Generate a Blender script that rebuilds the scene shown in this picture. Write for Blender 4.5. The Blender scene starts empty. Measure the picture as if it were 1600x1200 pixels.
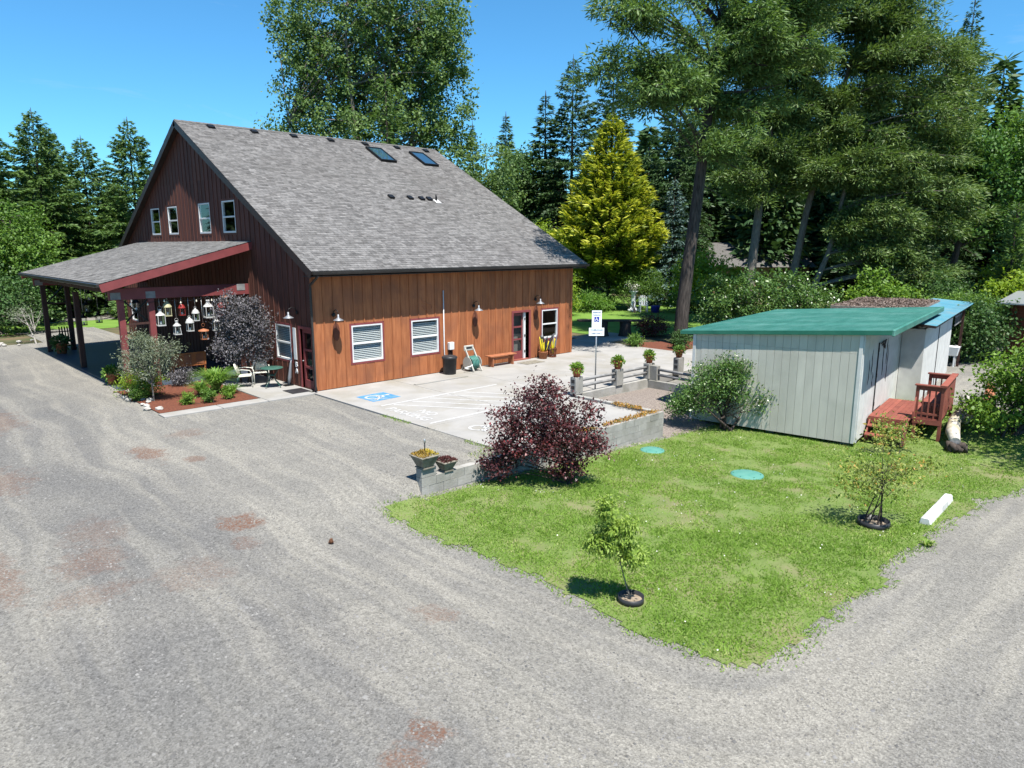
import bpy, bmesh, math, random
import numpy as np
from mathutils import Vector, Matrix
sc = bpy.context.scene
col = sc.collection
rad = math.radians
random.seed(7)
rng = np.random.default_rng(11)

# ---------------------------------------------------------------- camera
CAM = Vector((-11.713, -22.136, 5.05))
cd = bpy.data.cameras.new('camera')
cd.sensor_width = 36.0
cd.lens = 24.75
cd.clip_start = 0.1
cd.clip_end = 2000
cam = bpy.data.objects.new('camera', cd)
cam.location = CAM
cam.rotation_euler = (rad(90 - 11.16), 0, rad(46.3 - 90))
col.objects.link(cam)
sc.camera = cam

# ---------------------------------------------------------------- world, sun, exposure
SUN = Vector((-0.31, -1.0, 2.25)).normalized()
world = bpy.data.worlds.new('World')
sc.world = world
world.use_nodes = True
wn = world.node_tree
wn.nodes.clear()
sky = wn.nodes.new('ShaderNodeTexSky')
sky.sky_type = 'NISHITA'
sky.sun_disc = False
sky.sun_elevation = math.asin(SUN.z)
sky.sun_rotation = math.atan2(SUN.x, SUN.y)
sky.altitude = 100
sky.air_density = 1.0
sky.dust_density = 0.0
sky.ozone_density = 6.0
bg = wn.nodes.new('ShaderNodeBackground')
bg.inputs['Strength'].default_value = 0.08
wo = wn.nodes.new('ShaderNodeOutputWorld')
tint = wn.nodes.new('ShaderNodeMix')          # clear, dry mountain air: the whole sky a purer blue
tint.data_type = 'RGBA'
tint.blend_type = 'MULTIPLY'
tint.inputs[0].default_value = 1.0
tint.inputs[7].default_value = (.5, .97, 1.1, 1)
wn.links.new(sky.outputs[0], tint.inputs[6])
# thin cirrus, faint and everywhere
tc = wn.nodes.new('ShaderNodeTexCoord')
mp_ = wn.nodes.new('ShaderNodeMapping')
mp_.inputs['Scale'].default_value = (1.0, 1.6, 7.0)
mp_.inputs['Rotation'].default_value = (.25, .1, .6)
cn = wn.nodes.new('ShaderNodeTexNoise')
cn.inputs['Scale'].default_value = 2.3
cn.inputs['Detail'].default_value = 7
cn.inputs['Roughness'].default_value = .62
cn.inputs['Distortion'].default_value = .5
cr = wn.nodes.new('ShaderNodeMapRange')
cr.inputs[1].default_value = .56
cr.inputs[2].default_value = .82
cr.inputs[4].default_value = .45
cm = wn.nodes.new('ShaderNodeMix')
cm.data_type = 'RGBA'
cm.inputs[7].default_value = (4.2, 4.9, 5.4, 1)
wn.links.new(tc.outputs['Generated'], mp_.inputs[0])
wn.links.new(mp_.outputs[0], cn.inputs['Vector'])
wn.links.new(cn.outputs[0], cr.inputs[0])
wn.links.new(cr.outputs[0], cm.inputs[0])
wn.links.new(tint.outputs[2], cm.inputs[6])
wn.links.new(cm.outputs[2], bg.inputs[0])
wn.links.new(bg.outputs[0], wo.inputs[0])
sl = bpy.data.lights.new('sun', 'SUN')
sl.energy = 5.0
sl.angle = rad(0.53)
sl.color = (1.0, 0.96, 0.89)
so = bpy.data.objects.new('sun', sl)
so.rotation_euler = (-SUN).to_track_quat('-Z', 'Y').to_euler()
so.location = (0, 0, 60)
col.objects.link(so)
sc.view_settings.view_transform = 'Standard'
sc.view_settings.look = 'None'
sc.view_settings.gamma = 1.0
sc.view_settings.use_curve_mapping = False
sc.view_settings.exposure = 1.12
sc.render.engine = 'CYCLES'
sc.cycles.max_bounces = 6
sc.cycles.transparent_max_bounces = 8
sc.cycles.use_denoising = True

# ---------------------------------------------------------------- materials
def _nodes(name):
    m = bpy.data.materials.new(name)
    m.use_nodes = True
    nt = m.node_tree
    nt.nodes.clear()
    out = nt.nodes.new('ShaderNodeOutputMaterial')
    return m, nt, nt.nodes, nt.links, out

def _mix(nt, fac, a, b, blend='MIX'):
    n = nt.nodes.new('ShaderNodeMix')
    n.data_type = 'RGBA'
    n.blend_type = blend
    for sock, v in ((0, fac), (6, a), (7, b)):
        if isinstance(v, bpy.types.NodeSocket):
            nt.links.new(v, n.inputs[sock])
        else:
            n.inputs[sock].default_value = v if sock == 0 else (*v, 1)
    return n.outputs[2]

def _noise(nt, vec, scale, detail=4, rough=.55, dist=0):
    n = nt.nodes.new('ShaderNodeTexNoise')
    n.inputs['Scale'].default_value = scale
    n.inputs['Detail'].default_value = detail
    n.inputs['Roughness'].default_value = rough
    n.inputs['Distortion'].default_value = dist
    nt.links.new(vec, n.inputs['Vector'])
    return n.outputs[0]

def _ramp(nt, fac, a, b):
    n = nt.nodes.new('ShaderNodeMapRange')
    n.inputs[1].default_value = a
    n.inputs[2].default_value = b
    nt.links.new(fac, n.inputs[0])
    return n.outputs[0]

def _math(nt, op, a, b=None, clamp=False):
    n = nt.nodes.new('ShaderNodeMath')
    n.operation = op
    n.use_clamp = clamp
    for i, v in enumerate((a, b)):
        if v is None:
            continue
        if isinstance(v, bpy.types.NodeSocket):
            nt.links.new(v, n.inputs[i])
        else:
            n.inputs[i].default_value = v
    return n.outputs[0]

def _pos(nt, stretch=(1, 1, 1), off_rand=False):
    g = nt.nodes.new('ShaderNodeNewGeometry')
    mp = nt.nodes.new('ShaderNodeMapping')
    mp.inputs['Scale'].default_value = stretch
    nt.links.new(g.outputs['Position'], mp.inputs['Vector'])
    if off_rand:
        oi = nt.nodes.new('ShaderNodeObjectInfo')
        m = _math(nt, 'MULTIPLY', oi.outputs['Random'], 37.0)
        cx = nt.nodes.new('ShaderNodeCombineXYZ')
        for i in range(3):
            nt.links.new(m, cx.inputs[i])
        nt.links.new(cx.outputs[0], mp.inputs['Location'])
    return mp.outputs[0]

def mat(name, c1, c2=None, scale=4, stretch=(1, 1, 1), rough=.8, bump=0., bscale=None, orand=0., attr=False,
        metal=0., spec=.3, stain=None, stain_scale=.6, lo=.35, hi=.65, coat=0.):
    m, nt, N, L, out = _nodes(name)
    b = N.new('ShaderNodeBsdfPrincipled')
    b.inputs['Roughness'].default_value = rough
    b.inputs['Metallic'].default_value = metal
    b.inputs['Specular IOR Level'].default_value = spec
    b.inputs['Coat Weight'].default_value = coat
    v = _pos(nt, stretch, orand > 0)
    nf = _noise(nt, v, scale, 6)
    c = _mix(nt, _ramp(nt, nf, lo, hi), c1, c2 or c1)
    if stain:
        v2 = _pos(nt, (1, 1, 1))
        sf = _ramp(nt, _noise(nt, v2, stain_scale, 5, .6, .3), .48, .72)
        c = _mix(nt, sf, c, stain)
    if attr:
        a = N.new('ShaderNodeAttribute')
        a.attribute_name = 'rnd'
        f = _math(nt, 'ADD', _math(nt, 'MULTIPLY', a.outputs['Fac'], .75), .62)
        c2n = N.new('ShaderNodeVectorMath')
        c2n.operation = 'SCALE'
        L.new(c, c2n.inputs[0])
        L.new(f, c2n.inputs['Scale'])
        c = c2n.outputs[0]
    if orand:
        oi = N.new('ShaderNodeObjectInfo')
        f = _math(nt, 'ADD', _math(nt, 'MULTIPLY', oi.outputs['Random'], orand * 2), 1 - orand)
        c2n = N.new('ShaderNodeVectorMath')
        c2n.operation = 'SCALE'
        L.new(c, c2n.inputs[0])
        L.new(f, c2n.inputs['Scale'])
        c = c2n.outputs[0]
    L.new(c, b.inputs['Base Color'])
    if bump:
        bn = N.new('ShaderNodeBump')
        bn.inputs['Strength'].default_value = bump
        bn.inputs['Distance'].default_value = .02
        L.new(_noise(nt, v, bscale or scale * 2, 6), bn.inputs['Height'])
        L.new(bn.outputs[0], b.inputs['Normal'])
    L.new(b.outputs[0], out.inputs[0])
    return m

def leafmat(name, dark, light, trans=.3, tip=None, rough=.5, spec=.25, big=.35):
    m, nt, N, L, out = _nodes(name)
    a = N.new('ShaderNodeAttribute')
    a.attribute_name = 'rnd'
    nz = _ramp(nt, _noise(nt, _pos(nt), big, 3), .35, .65)
    f = _math(nt, 'ADD', _math(nt, 'MULTIPLY', a.outputs['Fac'], .7), _math(nt, 'MULTIPLY', nz, .3))
    c = _mix(nt, f, dark, light)
    if tip:
        c = _mix(nt, _ramp(nt, a.outputs['Fac'], .72, .95), c, tip)
    b = N.new('ShaderNodeBsdfPrincipled')
    b.inputs['Roughness'].default_value = rough
    b.inputs['Specular IOR Level'].default_value = spec
    L.new(c, b.inputs['Base Color'])
    t = N.new('ShaderNodeBsdfTranslucent')
    tc = _mix(nt, 1.0, c, (1.0, 1.05, .5), 'MULTIPLY')
    L.new(tc, t.inputs['Color'])
    ms = N.new('ShaderNodeMixShader')
    ms.inputs[0].default_value = trans
    L.new(b.outputs[0], ms.inputs[1])
    L.new(t.outputs[0], ms.inputs[2])
    L.new(ms.outputs[0], out.inputs[0])
    return m

def glassmat(name, tint=(.9, .94, .94), refl=.08):
    m, nt, N, L, out = _nodes(name)
    g = N.new('ShaderNodeBsdfGlossy')
    g.inputs['Roughness'].default_value = .03
    t = N.new('ShaderNodeBsdfTransparent')
    t.inputs[0].default_value = (*tint, 1)
    lw = N.new('ShaderNodeLayerWeight')
    f = _math(nt, 'ADD', _math(nt, 'MULTIPLY', _math(nt, 'POWER', lw.outputs['Facing'], 4.0), .75), refl * .6, True)
    ms = N.new('ShaderNodeMixShader')
    L.new(f, ms.inputs[0])
    L.new(t.outputs[0], ms.inputs[1])
    L.new(g.outputs[0], ms.inputs[2])
    L.new(ms.outputs[0], out.inputs[0])
    return m

MT = dict(
    siding=mat('stained_wood_siding', (.335, .122, .048), (.235, .077, .029), 2.2, (5, 5, .55), .72, .25, 6, orand=.16,
               stain=(.2, .072, .034), stain_scale=.8),
    gable=mat('shade_darkened_siding', (.15, .044, .024), (.085, .027, .016), 2.2, (5, 5, .5), .75, .25, 6, orand=.2,
              stain=(.05, .022, .015), stain_scale=.5),  # long-wall stain made darker: the gable's shade put into the colour
    backing=mat('wall_sheathing', (.05, .022, .014), (.035, .018, .012), 2),
    maroon=mat('maroon_trim_paint', (.19, .045, .045), (.15, .036, .036), 3, (1, 1, 1), .55, .1),
    darktrim=mat('dark_brown_trim', (.035, .022, .018), (.022, .016, .014), 4, rough=.5),
    gutter=mat('dark_gutter_metal', (.03, .027, .026), (.045, .04, .038), 2, rough=.35, metal=.3),
    post=mat('dark_brown_post', (.06, .026, .02), (.035, .017, .014), 3, (6, 6, .6), .7, .2),
    white=mat('white_vinyl', (.6, .6, .595), (.52, .52, .515), 5, rough=.45),
    blind=mat('white_blind', (.46, .46, .45), rough=.5),
    lanternwhite=mat('white_lantern_enamel', (.42, .42, .41), (.34, .34, .33), 6, rough=.5),
    black=mat('black_plastic', (.018, .018, .02), (.03, .03, .033), 6, rough=.45),
    blackmetal=mat('black_metal', (.014, .014, .015), rough=.4, metal=.4),
    interior=mat('interior_wall', (.16, .15, .135), (.12, .11, .1), 1),
    shingle=mat('asphalt_shingle', (.1, .096, .094), (.165, .157, .154), 9, (1, 1, 1), .95, .35, 60, attr=True,
                stain=(.122, .115, .112), stain_scale=.35),
    shingle2=mat('asphalt_shingle_porch', (.125, .12, .114), (.185, .176, .167), 9, (1, 1, 1), .95, .35, 60, attr=True),
    glass=glassmat('window_glass'),
    skyglass=mat('skylight_glass', (.02, .05, .08), rough=.04, spec=1.0, coat=1.0),
    concrete=mat('patio_concrete', (.285, .275, .26), (.24, .232, .22), 1.1, rough=.9, bump=.15, bscale=30, orand=.04,
                 stain=(.215, .2, .168), stain_scale=.5),
    oldconcrete=mat('weathered_concrete', (.3, .29, .27), (.22, .213, .195), 3, rough=.95, bump=.4, bscale=22, orand=.08,
                    stain=(.19, .183, .155), stain_scale=1.2),
    porchfloor=mat('sealed_porch_floor', (.045, .06, .085), (.06, .075, .1), .9, rough=.38, spec=.5),  # blue of the reflected sky put into the base colour
    paintw=mat('worn_white_paint', (.4, .4, .395), (.31, .305, .295), 9, rough=.8, lo=.4, hi=.7),
    paintb=mat('blue_paint', (.04, .165, .34), (.075, .21, .36), 3, rough=.75, stain=(.2, .26, .32), stain_scale=4),
    shed=mat('pale_grey_green_siding', (.5, .475, .41), (.43, .41, .355), 1.3, (2, 2, .5), .8, .12, 25, orand=.05,
             stain=(.38, .365, .31), stain_scale=.7),
    shedwhite=mat('shed_white_trim', (.54, .54, .52), (.46, .46, .445), 3, rough=.7),
    green=mat('green_metal_roof', (.045, .18, .14), (.075, .235, .19), 1.6, (.5, 3, 1), .42, metal=.25, stain=(.12, .28, .235), stain_scale=.8, orand=.1),
    greentrim=mat('green_drip_edge', (.018, .12, .08), (.03, .15, .1), 2, rough=.45),
    bluemetal=mat('blue_metal_roof', (.05, .19, .26), (.07, .23, .3), .9, rough=.42, metal=.2, stain=(.14, .22, .24), stain_scale=1.4),
    deck=mat('red_brown_deck_stain', (.22, .066, .045), (.16, .045, .033), 3, (1, 1, 1), .7, .2, orand=.15),
    lid=mat('teal_plastic_lid', (.06, .2, .165), (.09, .235, .19), 5, rough=.6),
    terracotta=mat('terracotta', (.36, .12, .065), (.29, .095, .055), 6, rough=.85),
    stonepot=mat('mossy_cast_stone', (.12, .11, .085), (.22, .2, .165), 9, rough=.95, bump=.5, bscale=30),
    bark=mat('fir_bark', (.022, .018, .016), (.07, .058, .05), 5, (3, 3, .5), .95, 1.0, 8),
    barkgrey=mat('grey_bark', (.2, .175, .15), (.11, .095, .08), 6, (3, 3, .6), .95, .6, 9),
    barkdark=mat('dark_bark', (.035, .026, .022), (.07, .055, .046), 6, (3, 3, .7), .95, .6, 9),
    deadwood=mat('bleached_dead_wood', (.42, .39, .35), (.28, .26, .23), 5, (1, 1, 1), .9),
    log=mat('bleached_mossy_log', (.55, .51, .46), (.3, .27, .23), 4, (1, 1, 1), .95, .6, 12, stain=(.2, .17, .03), stain_scale=1.8),
    mulch=mat('bark_mulch', (.15, .05, .026), (.08, .027, .016), 22, rough=1., bump=1., bscale=30),
    soil=mat('dry_soil', (.25, .2, .15), (.18, .14, .1), 8, rough=1., bump=.6, bscale=20),
    lampgrey=mat('galvanised_lamp_shade', (.2, .21, .23), rough=.5, metal=.4),
    steel=mat('galvanised_steel', (.45, .46, .46), rough=.4, metal=.7),
    cream=mat('cream_sling_fabric', (.72, .7, .6), (.62, .6, .52), 8, rough=.8),
    greenmetal=mat('dark_green_metal', (.03, .085, .065), (.04, .1, .08), 5, rough=.45),
    benchwood=mat('bench_wood', (.34, .13, .06), (.24, .09, .045), 4, (1, 1, 1), .65, .2),
    orangewood=mat('orange_bench_wood', (.42, .15, .05), (.33, .11, .04), 3, (1, 1, 1), .5),
    rust=mat('rusted_metal', (.13, .042, .022), (.09, .03, .018), 6, rough=.9),
    rail=mat('weathered_grey_rail', (.24, .235, .23), (.15, .15, .15), 4, (1, 1, 1), .9, .3),
    hose=mat('green_hose', (.05, .16, .13), (.07, .19, .16), 8, rough=.5),
    signw=mat('sign_white', (.78, .8, .8), rough=.35),
    signblue=mat('sign_blue', (.02, .035, .3), rough=.35),
    signtext=mat('sign_text', (.05, .12, .22), rough=.4),
    red=mat('red_enamel', (.22, .025, .022), rough=.35),
    yellowpot=mat('cream_lantern', (.36, .34, .2), rough=.5),
    bulb=mat('clear_bulb', (.8, .75, .6), rough=.1, spec=.8),
    roofstone=mat('litter_covered_roof', (.26, .2, .17), (.13, .1, .085), 14, rough=1., bump=1., bscale=20),
    fencewood=mat('tan_fence_wood', (.34, .17, .07), (.25, .12, .05), 3, rough=.85, orand=.15),
    plasticwhite=mat('white_plastic', (.75, .77, .78), rough=.4),
    cone=mat('pine_cone_brown', (.11, .05, .025), rough=.9),
    stone=mat('pale_stone', (.42, .4, .36), (.3, .28, .25), 6, rough=.95, bump=.4, orand=.15),
    housewall=mat('tan_house_wall', (.3, .2, .12), rough=.9),
    yellow=mat('yellow_plastic', (.75, .62, .03), rough=.45),
)
LF = dict(
    poplar=leafmat('poplar_leaves', (.07, .13, .04), (.165, .25, .085), .38, (.22, .3, .13), .6, .2),
    spruce=leafmat('spruce_needles', (.05, .105, .03), (.13, .21, .055), .3, (.19, .28, .075)),
    fir=leafmat('fir_needles', (.03, .07, .028), (.09, .15, .05), .24),
    doug=leafmat('douglas_fir_needles', (.05, .105, .03), (.145, .23, .065), .3, (.22, .31, .11)),
    pine=leafmat('pine_needles', (.055, .105, .032), (.15, .225, .062), .3, (.24, .3, .13)),
    gold=leafmat('golden_cypress_sprays', (.055, .115, .018), (.27, .33, .03), .3, (.5, .5, .06), big=.2),
    bluesp=leafmat('blue_spruce_needles', (.05, .095, .085), (.13, .2, .18), .15),
    bright=leafmat('bright_deciduous_leaves', (.075, .16, .022), (.19, .31, .045), .4, (.28, .4, .07)),
    mid=leafmat('mid_green_leaves', (.06, .13, .024), (.15, .26, .045), .38, (.21, .33, .08)),
    dark=leafmat('dark_broadleaf', (.028, .072, .02), (.08, .15, .04), .28, (.14, .21, .08)),
    oak=leafmat('oak_leaves', (.03, .085, .018), (.085, .17, .03), .3),
    plum=leafmat('purple_plum_leaves', (.036, .017, .02), (.115, .036, .04), .32, (.27, .05, .055), .4, .4, 1.2),
    smoke=leafmat('smoky_purple_leaves', (.065, .06, .066), (.17, .16, .178), .22, (.26, .25, .265)),
    olive=leafmat('silvery_olive_leaves', (.1, .13, .075), (.23, .26, .18), .25, (.32, .34, .27)),
    shrub=leafmat('glossy_shrub_leaves', (.04, .1, .02), (.12, .21, .05), .32, (.22, .31, .11), .35, .5, 1.5),
    lily=leafmat('daylily_blades', (.08, .19, .03), (.2, .33, .07), .4, (.3, .42, .12)),
    lime=leafmat('lime_leaves', (.12, .22, .02), (.28, .36, .04), .4),
    sap=leafmat('sapling_leaves', (.15, .26, .04), (.32, .42, .085), .45, (.4, .5, .15)),
    autumn=leafmat('yellow_orange_leaves', (.14, .21, .045), (.3, .34, .08), .4, (.48, .28, .08)),
    grass=leafmat('lawn_grass', (.12, .22, .03), (.24, .37, .065), .38, (.42, .43, .18), .6, .15, .9),
    orange=leafmat('orange_blossom', (.28, .14, .03), (.44, .24, .05), .2, (.16, .17, .04)),
    dullred=leafmat('dull_red_foliage', (.06, .02, .02), (.13, .05, .045), .25),
    straw=leafmat('dry_moss_and_stems', (.2, .11, .03), (.45, .32, .05), .2, (.5, .42, .06)),
    yellowl=leafmat('variegated_yellow_blades', (.35, .38, .03), (.72, .66, .06), .3),
    white=leafmat('white_blossom', (.5, .48, .42), (.72, .7, .66), .2),
)

# ---------------------------------------------------------------- builders
def tag(o, label=None, cat=None, group=None, kind=None):
    for k, v in (('label', label), ('category', cat), ('group', group), ('kind', kind)):
        if v:
            o[k] = v
    return o

def empty(name, loc=(0, 0, 0), label=None, cat=None, group=None, rz=0.):
    o = bpy.data.objects.new(name, None)
    o.location = loc
    o.rotation_euler.z = rz
    o.empty_display_size = .2
    col.objects.link(o)
    return tag(o, label, cat, group)

def root_of(o):
    while o.parent:
        o = o.parent
    return o

def copy_tree(o, parent=None):
    c = o.copy()
    col.objects.link(c)
    c.parent = parent
    for ch in list(o.children):
        copy_tree(ch, c)
    return c

def npmesh(name, V, F, material, parent=None, rnd=None, smooth=False, local=False):
    """One mesh object out of arrays. V in world coordinates unless local; F is (m, k)."""
    V = np.asarray(V, dtype=np.float32).reshape(-1, 3)
    F = np.asarray(F, dtype=np.int32)
    if parent is not None and not local:
        V = V - np.array(root_of(parent).location, dtype=np.float32)
    me = bpy.data.meshes.new(name)
    m, k = F.shape
    me.vertices.add(len(V))
    me.vertices.foreach_set('co', V.ravel())
    me.loops.add(m * k)
    me.loops.foreach_set('vertex_index', F.ravel())
    me.polygons.add(m)
    me.polygons.foreach_set('loop_start', np.arange(0, m * k, k, dtype=np.int32))
    if smooth:
        me.polygons.foreach_set('use_smooth', np.ones(m, dtype=bool))
    if rnd is not None:
        a = me.attributes.new('rnd', 'FLOAT', 'FACE')
        a.data.foreach_set('value', np.asarray(rnd, dtype=np.float32))
    me.update(calc_edges=True)
    me.materials.append(material)
    o = bpy.data.objects.new(name, me)
    col.objects.link(o)
    o.parent = parent
    return o

class MB:
    """Collects polygons and links them as one mesh object."""
    def __init__(s):
        s.v = []
        s.f = []
        s.sm = []
    def add(s, vs, fs, smooth=False):
        n = len(s.v)
        s.v += [tuple(p) for p in vs]
        s.f += [tuple(i + n for i in f) for f in fs]
        s.sm += [smooth] * len(fs)
        return s
    def hexa(s, p):           # eight corners: bottom ring 0-3 (ccw from above), top ring 4-7
        return s.add(p, [(3, 2, 1, 0), (4, 5, 6, 7), (0, 1, 5, 4), (1, 2, 6, 5), (2, 3, 7, 6), (3, 0, 4, 7)])
    def box(s, x0, x1, y0, y1, z0, z1):
        return s.hexa([(x0, y0, z0), (x1, y0, z0), (x1, y1, z0), (x0, y1, z0), (x0, y0, z1), (x1, y0, z1), (x1, y1, z1), (x0, y1, z1)])
    def beam(s, a, b, w, h, up=(0, 0, 1)):
        a, b = Vector(a), Vector(b)
        d = (b - a).normalized()
        up = Vector(up)
        if abs(d.dot(up)) > .98:
            up = Vector((1, 0, 0))
        r = d.cross(up).normalized() * (w / 2)
        u = r.cross(d).normalized() * (h / 2)
        P = [a - r - u, a + r - u, b + r - u, b - r - u, a - r + u, a + r + u, b + r + u, b - r + u]
        return s.hexa(P)
    def tube(s, pts, rr, n=8, cap=True):
        pts = [Vector(p) for p in pts]
        if not hasattr(rr, '__len__'):
            rr = [rr] * len(pts)
        V, Fs = [], []
        for i, p in enumerate(pts):
            d = (pts[min(i + 1, len(pts) - 1)] - pts[max(i - 1, 0)]).normalized()
            a = Vector((0, 0, 1)) if abs(d.z) < .9 else Vector((1, 0, 0))
            x = d.cross(a).normalized()
            y = d.cross(x).normalized()
            for k in range(n):
                t = 2 * math.pi * k / n
                V.append(p + (x * math.cos(t) + y * math.sin(t)) * rr[i])
        for i in range(len(pts) - 1):
            for k in range(n):
                Fs.append((i * n + k, i * n + (k + 1) % n, (i + 1) * n + (k + 1) % n, (i + 1) * n + k))
        s.add(V, Fs, True)
        if cap:
            m = len(s.v) - len(V)
            s.f.append(tuple(m + k for k in range(n)))
            s.f.append(tuple(m + (len(pts) - 1) * n + k for k in range(n)))
            s.sm += [False, False]
        return s
    def lathe(s, prof, c=(0, 0, 0), n=16, squash=1.):
        V, Fs = [], []
        for r, z in prof:
            for k in range(n):
                t = 2 * math.pi * k / n
                V.append((c[0] + r * math.cos(t), c[1] + r * math.sin(t) * squash, c[2] + z))
        for i in range(len(prof) - 1):
            for k in range(n):
                Fs.append((i * n + k, i * n + (k + 1) % n, (i + 1) * n + (k + 1) % n, (i + 1) * n + k))
        return s.add(V, Fs, True)
    def prism(s, poly, off):      # a flat polygon pushed along a vector
        off = Vector(off)
        n = len(poly)
        V = [Vector(p) for p in poly] + [Vector(p) + off for p in poly]
        return s.add(V, [tuple(range(n))[::-1], tuple(range(n, 2 * n))] + [(i, (i + 1) % n, n + (i + 1) % n, n + i) for i in range(n)])
    def build(s, name, material, parent=None, local=False, bevel=0.):
        me = bpy.data.meshes.new(name)
        off = Vector((0, 0, 0))
        if parent is not None and not local:
            off = root_of(parent).location
        me.from_pydata([Vector(p) - off for p in s.v], [], s.f)
        me.polygons.foreach_set('use_smooth', s.sm)
        me.materials.append(material)
        me.update()
        bm = bmesh.new()
        bm.from_mesh(me)
        bmesh.ops.recalc_face_normals(bm, faces=bm.faces)
        bm.to_mesh(me)
        bm.free()
        o = bpy.data.objects.new(name, me)
        col.objects.link(o)
        o.parent = parent
        if bevel:
            b = o.modifiers.new('bevel', 'BEVEL')
            b.width = bevel
            b.segments = 1
            b.limit_method = 'ANGLE'
        return o

def text_mesh(name, body, size, material, M, parent, extrude=.001):
    cu = bpy.data.curves.new(name, 'FONT')
    cu.body = body
    cu.size = size
    cu.align_x = 'CENTER'
    cu.align_y = 'CENTER'
    cu.extrude = extrude
    cu.offset = size * .012
    t = bpy.data.objects.new(name, cu)
    col.objects.link(t)
    bpy.context.view_layer.update()
    dg = bpy.context.evaluated_depsgraph_get()
    me = bpy.data.meshes.new_from_object(t.evaluated_get(dg))
    bpy.data.objects.remove(t)
    me.transform(M)
    if parent is not None:
        me.transform(Matrix.Translation(-root_of(parent).location))
    me.materials.clear()
    me.materials.append(material)
    o = bpy.data.objects.new(name, me)
    col.objects.link(o)
    o.parent = parent
    return o

# ---------------------------------------------------------------- terrain
def sstep(a, b, x):
    t = np.clip((np.asarray(x, dtype=float) - a) / (b - a), 0, 1)
    return t * t * (3 - 2 * t)

def terrain(x, y):
    x = np.asarray(x, dtype=float)
    y = np.asarray(y, dtype=float)
    deep = .3 * sstep(-8.5, -4.4, x) + .46 * sstep(-4.4, 9, x)
    bank = 1 - sstep(-11.8, -8.4, y)                      # open gravel left of the block wall
    wall = 1 - sstep(-10.3, -10.12, y)                    # the step held by the block wall
    k = sstep(-3.5, -3.1, x)
    left = bank * (1 - k) + wall * k
    right = 1 - sstep(-10.8, -7.6, y) * .7 - sstep(-6.7, -5.2, y) * .3
    z = -deep * (1 - .62 * sstep(10, 16, x)) * np.where(x < 5.95, left, right)
    far = np.hypot(x - 6, y - 10)
    z = z + .5 * sstep(70, 140, far)
    z = z - .05 * (1 - sstep(60, 66, far)) * 0
    return z + .02 * np.sin(x * .9 + 1.3) * np.sin(y * .7) * (1 - sstep(-5, -2, y))

def tz(x, y):
    return float(terrain(x, y))

def grid_sheet(name, xs, ys, dz, material, keep=None, parent=None):
    X, Y = np.meshgrid(xs, ys, indexing='ij')
    Z = terrain(X, Y) + (dz(X, Y) if callable(dz) else dz)
    V = np.stack([X, Y, Z], -1).reshape(-1, 3)
    nx, ny = len(xs), len(ys)
    i, j = np.meshgrid(np.arange(nx - 1), np.arange(ny - 1), indexing='ij')
    a = (i * ny + j).ravel()
    F = np.stack([a, a + ny, a + ny + 1, a + 1], -1)
    if keep is not None:
        cx = ((X[:-1, :-1] + X[1:, 1:]) / 2).ravel()
        cy = ((Y[:-1, :-1] + Y[1:, 1:]) / 2).ravel()
        F = F[keep(cx, cy)]
    return npmesh(name, V, F, material, parent, smooth=True)

def vnoise(x, y, s=1.0, seed=0):
    """Cheap smooth value noise in 0..1."""
    x = np.asarray(x) * s
    y = np.asarray(y) * s
    xi, yi = np.floor(x), np.floor(y)
    fx, fy = x - xi, y - yi
    fx, fy = fx * fx * (3 - 2 * fx), fy * fy * (3 - 2 * fy)
    def h(a, b):
        return np.modf(np.abs(np.sin(a * 127.1 + b * 311.7 + seed * 74.7) * 43758.5453))[0]
    return (h(xi, yi) * (1 - fx) + h(xi + 1, yi) * fx) * (1 - fy) + (h(xi, yi + 1) * (1 - fx) + h(xi + 1, yi + 1) * fx) * fy
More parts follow.
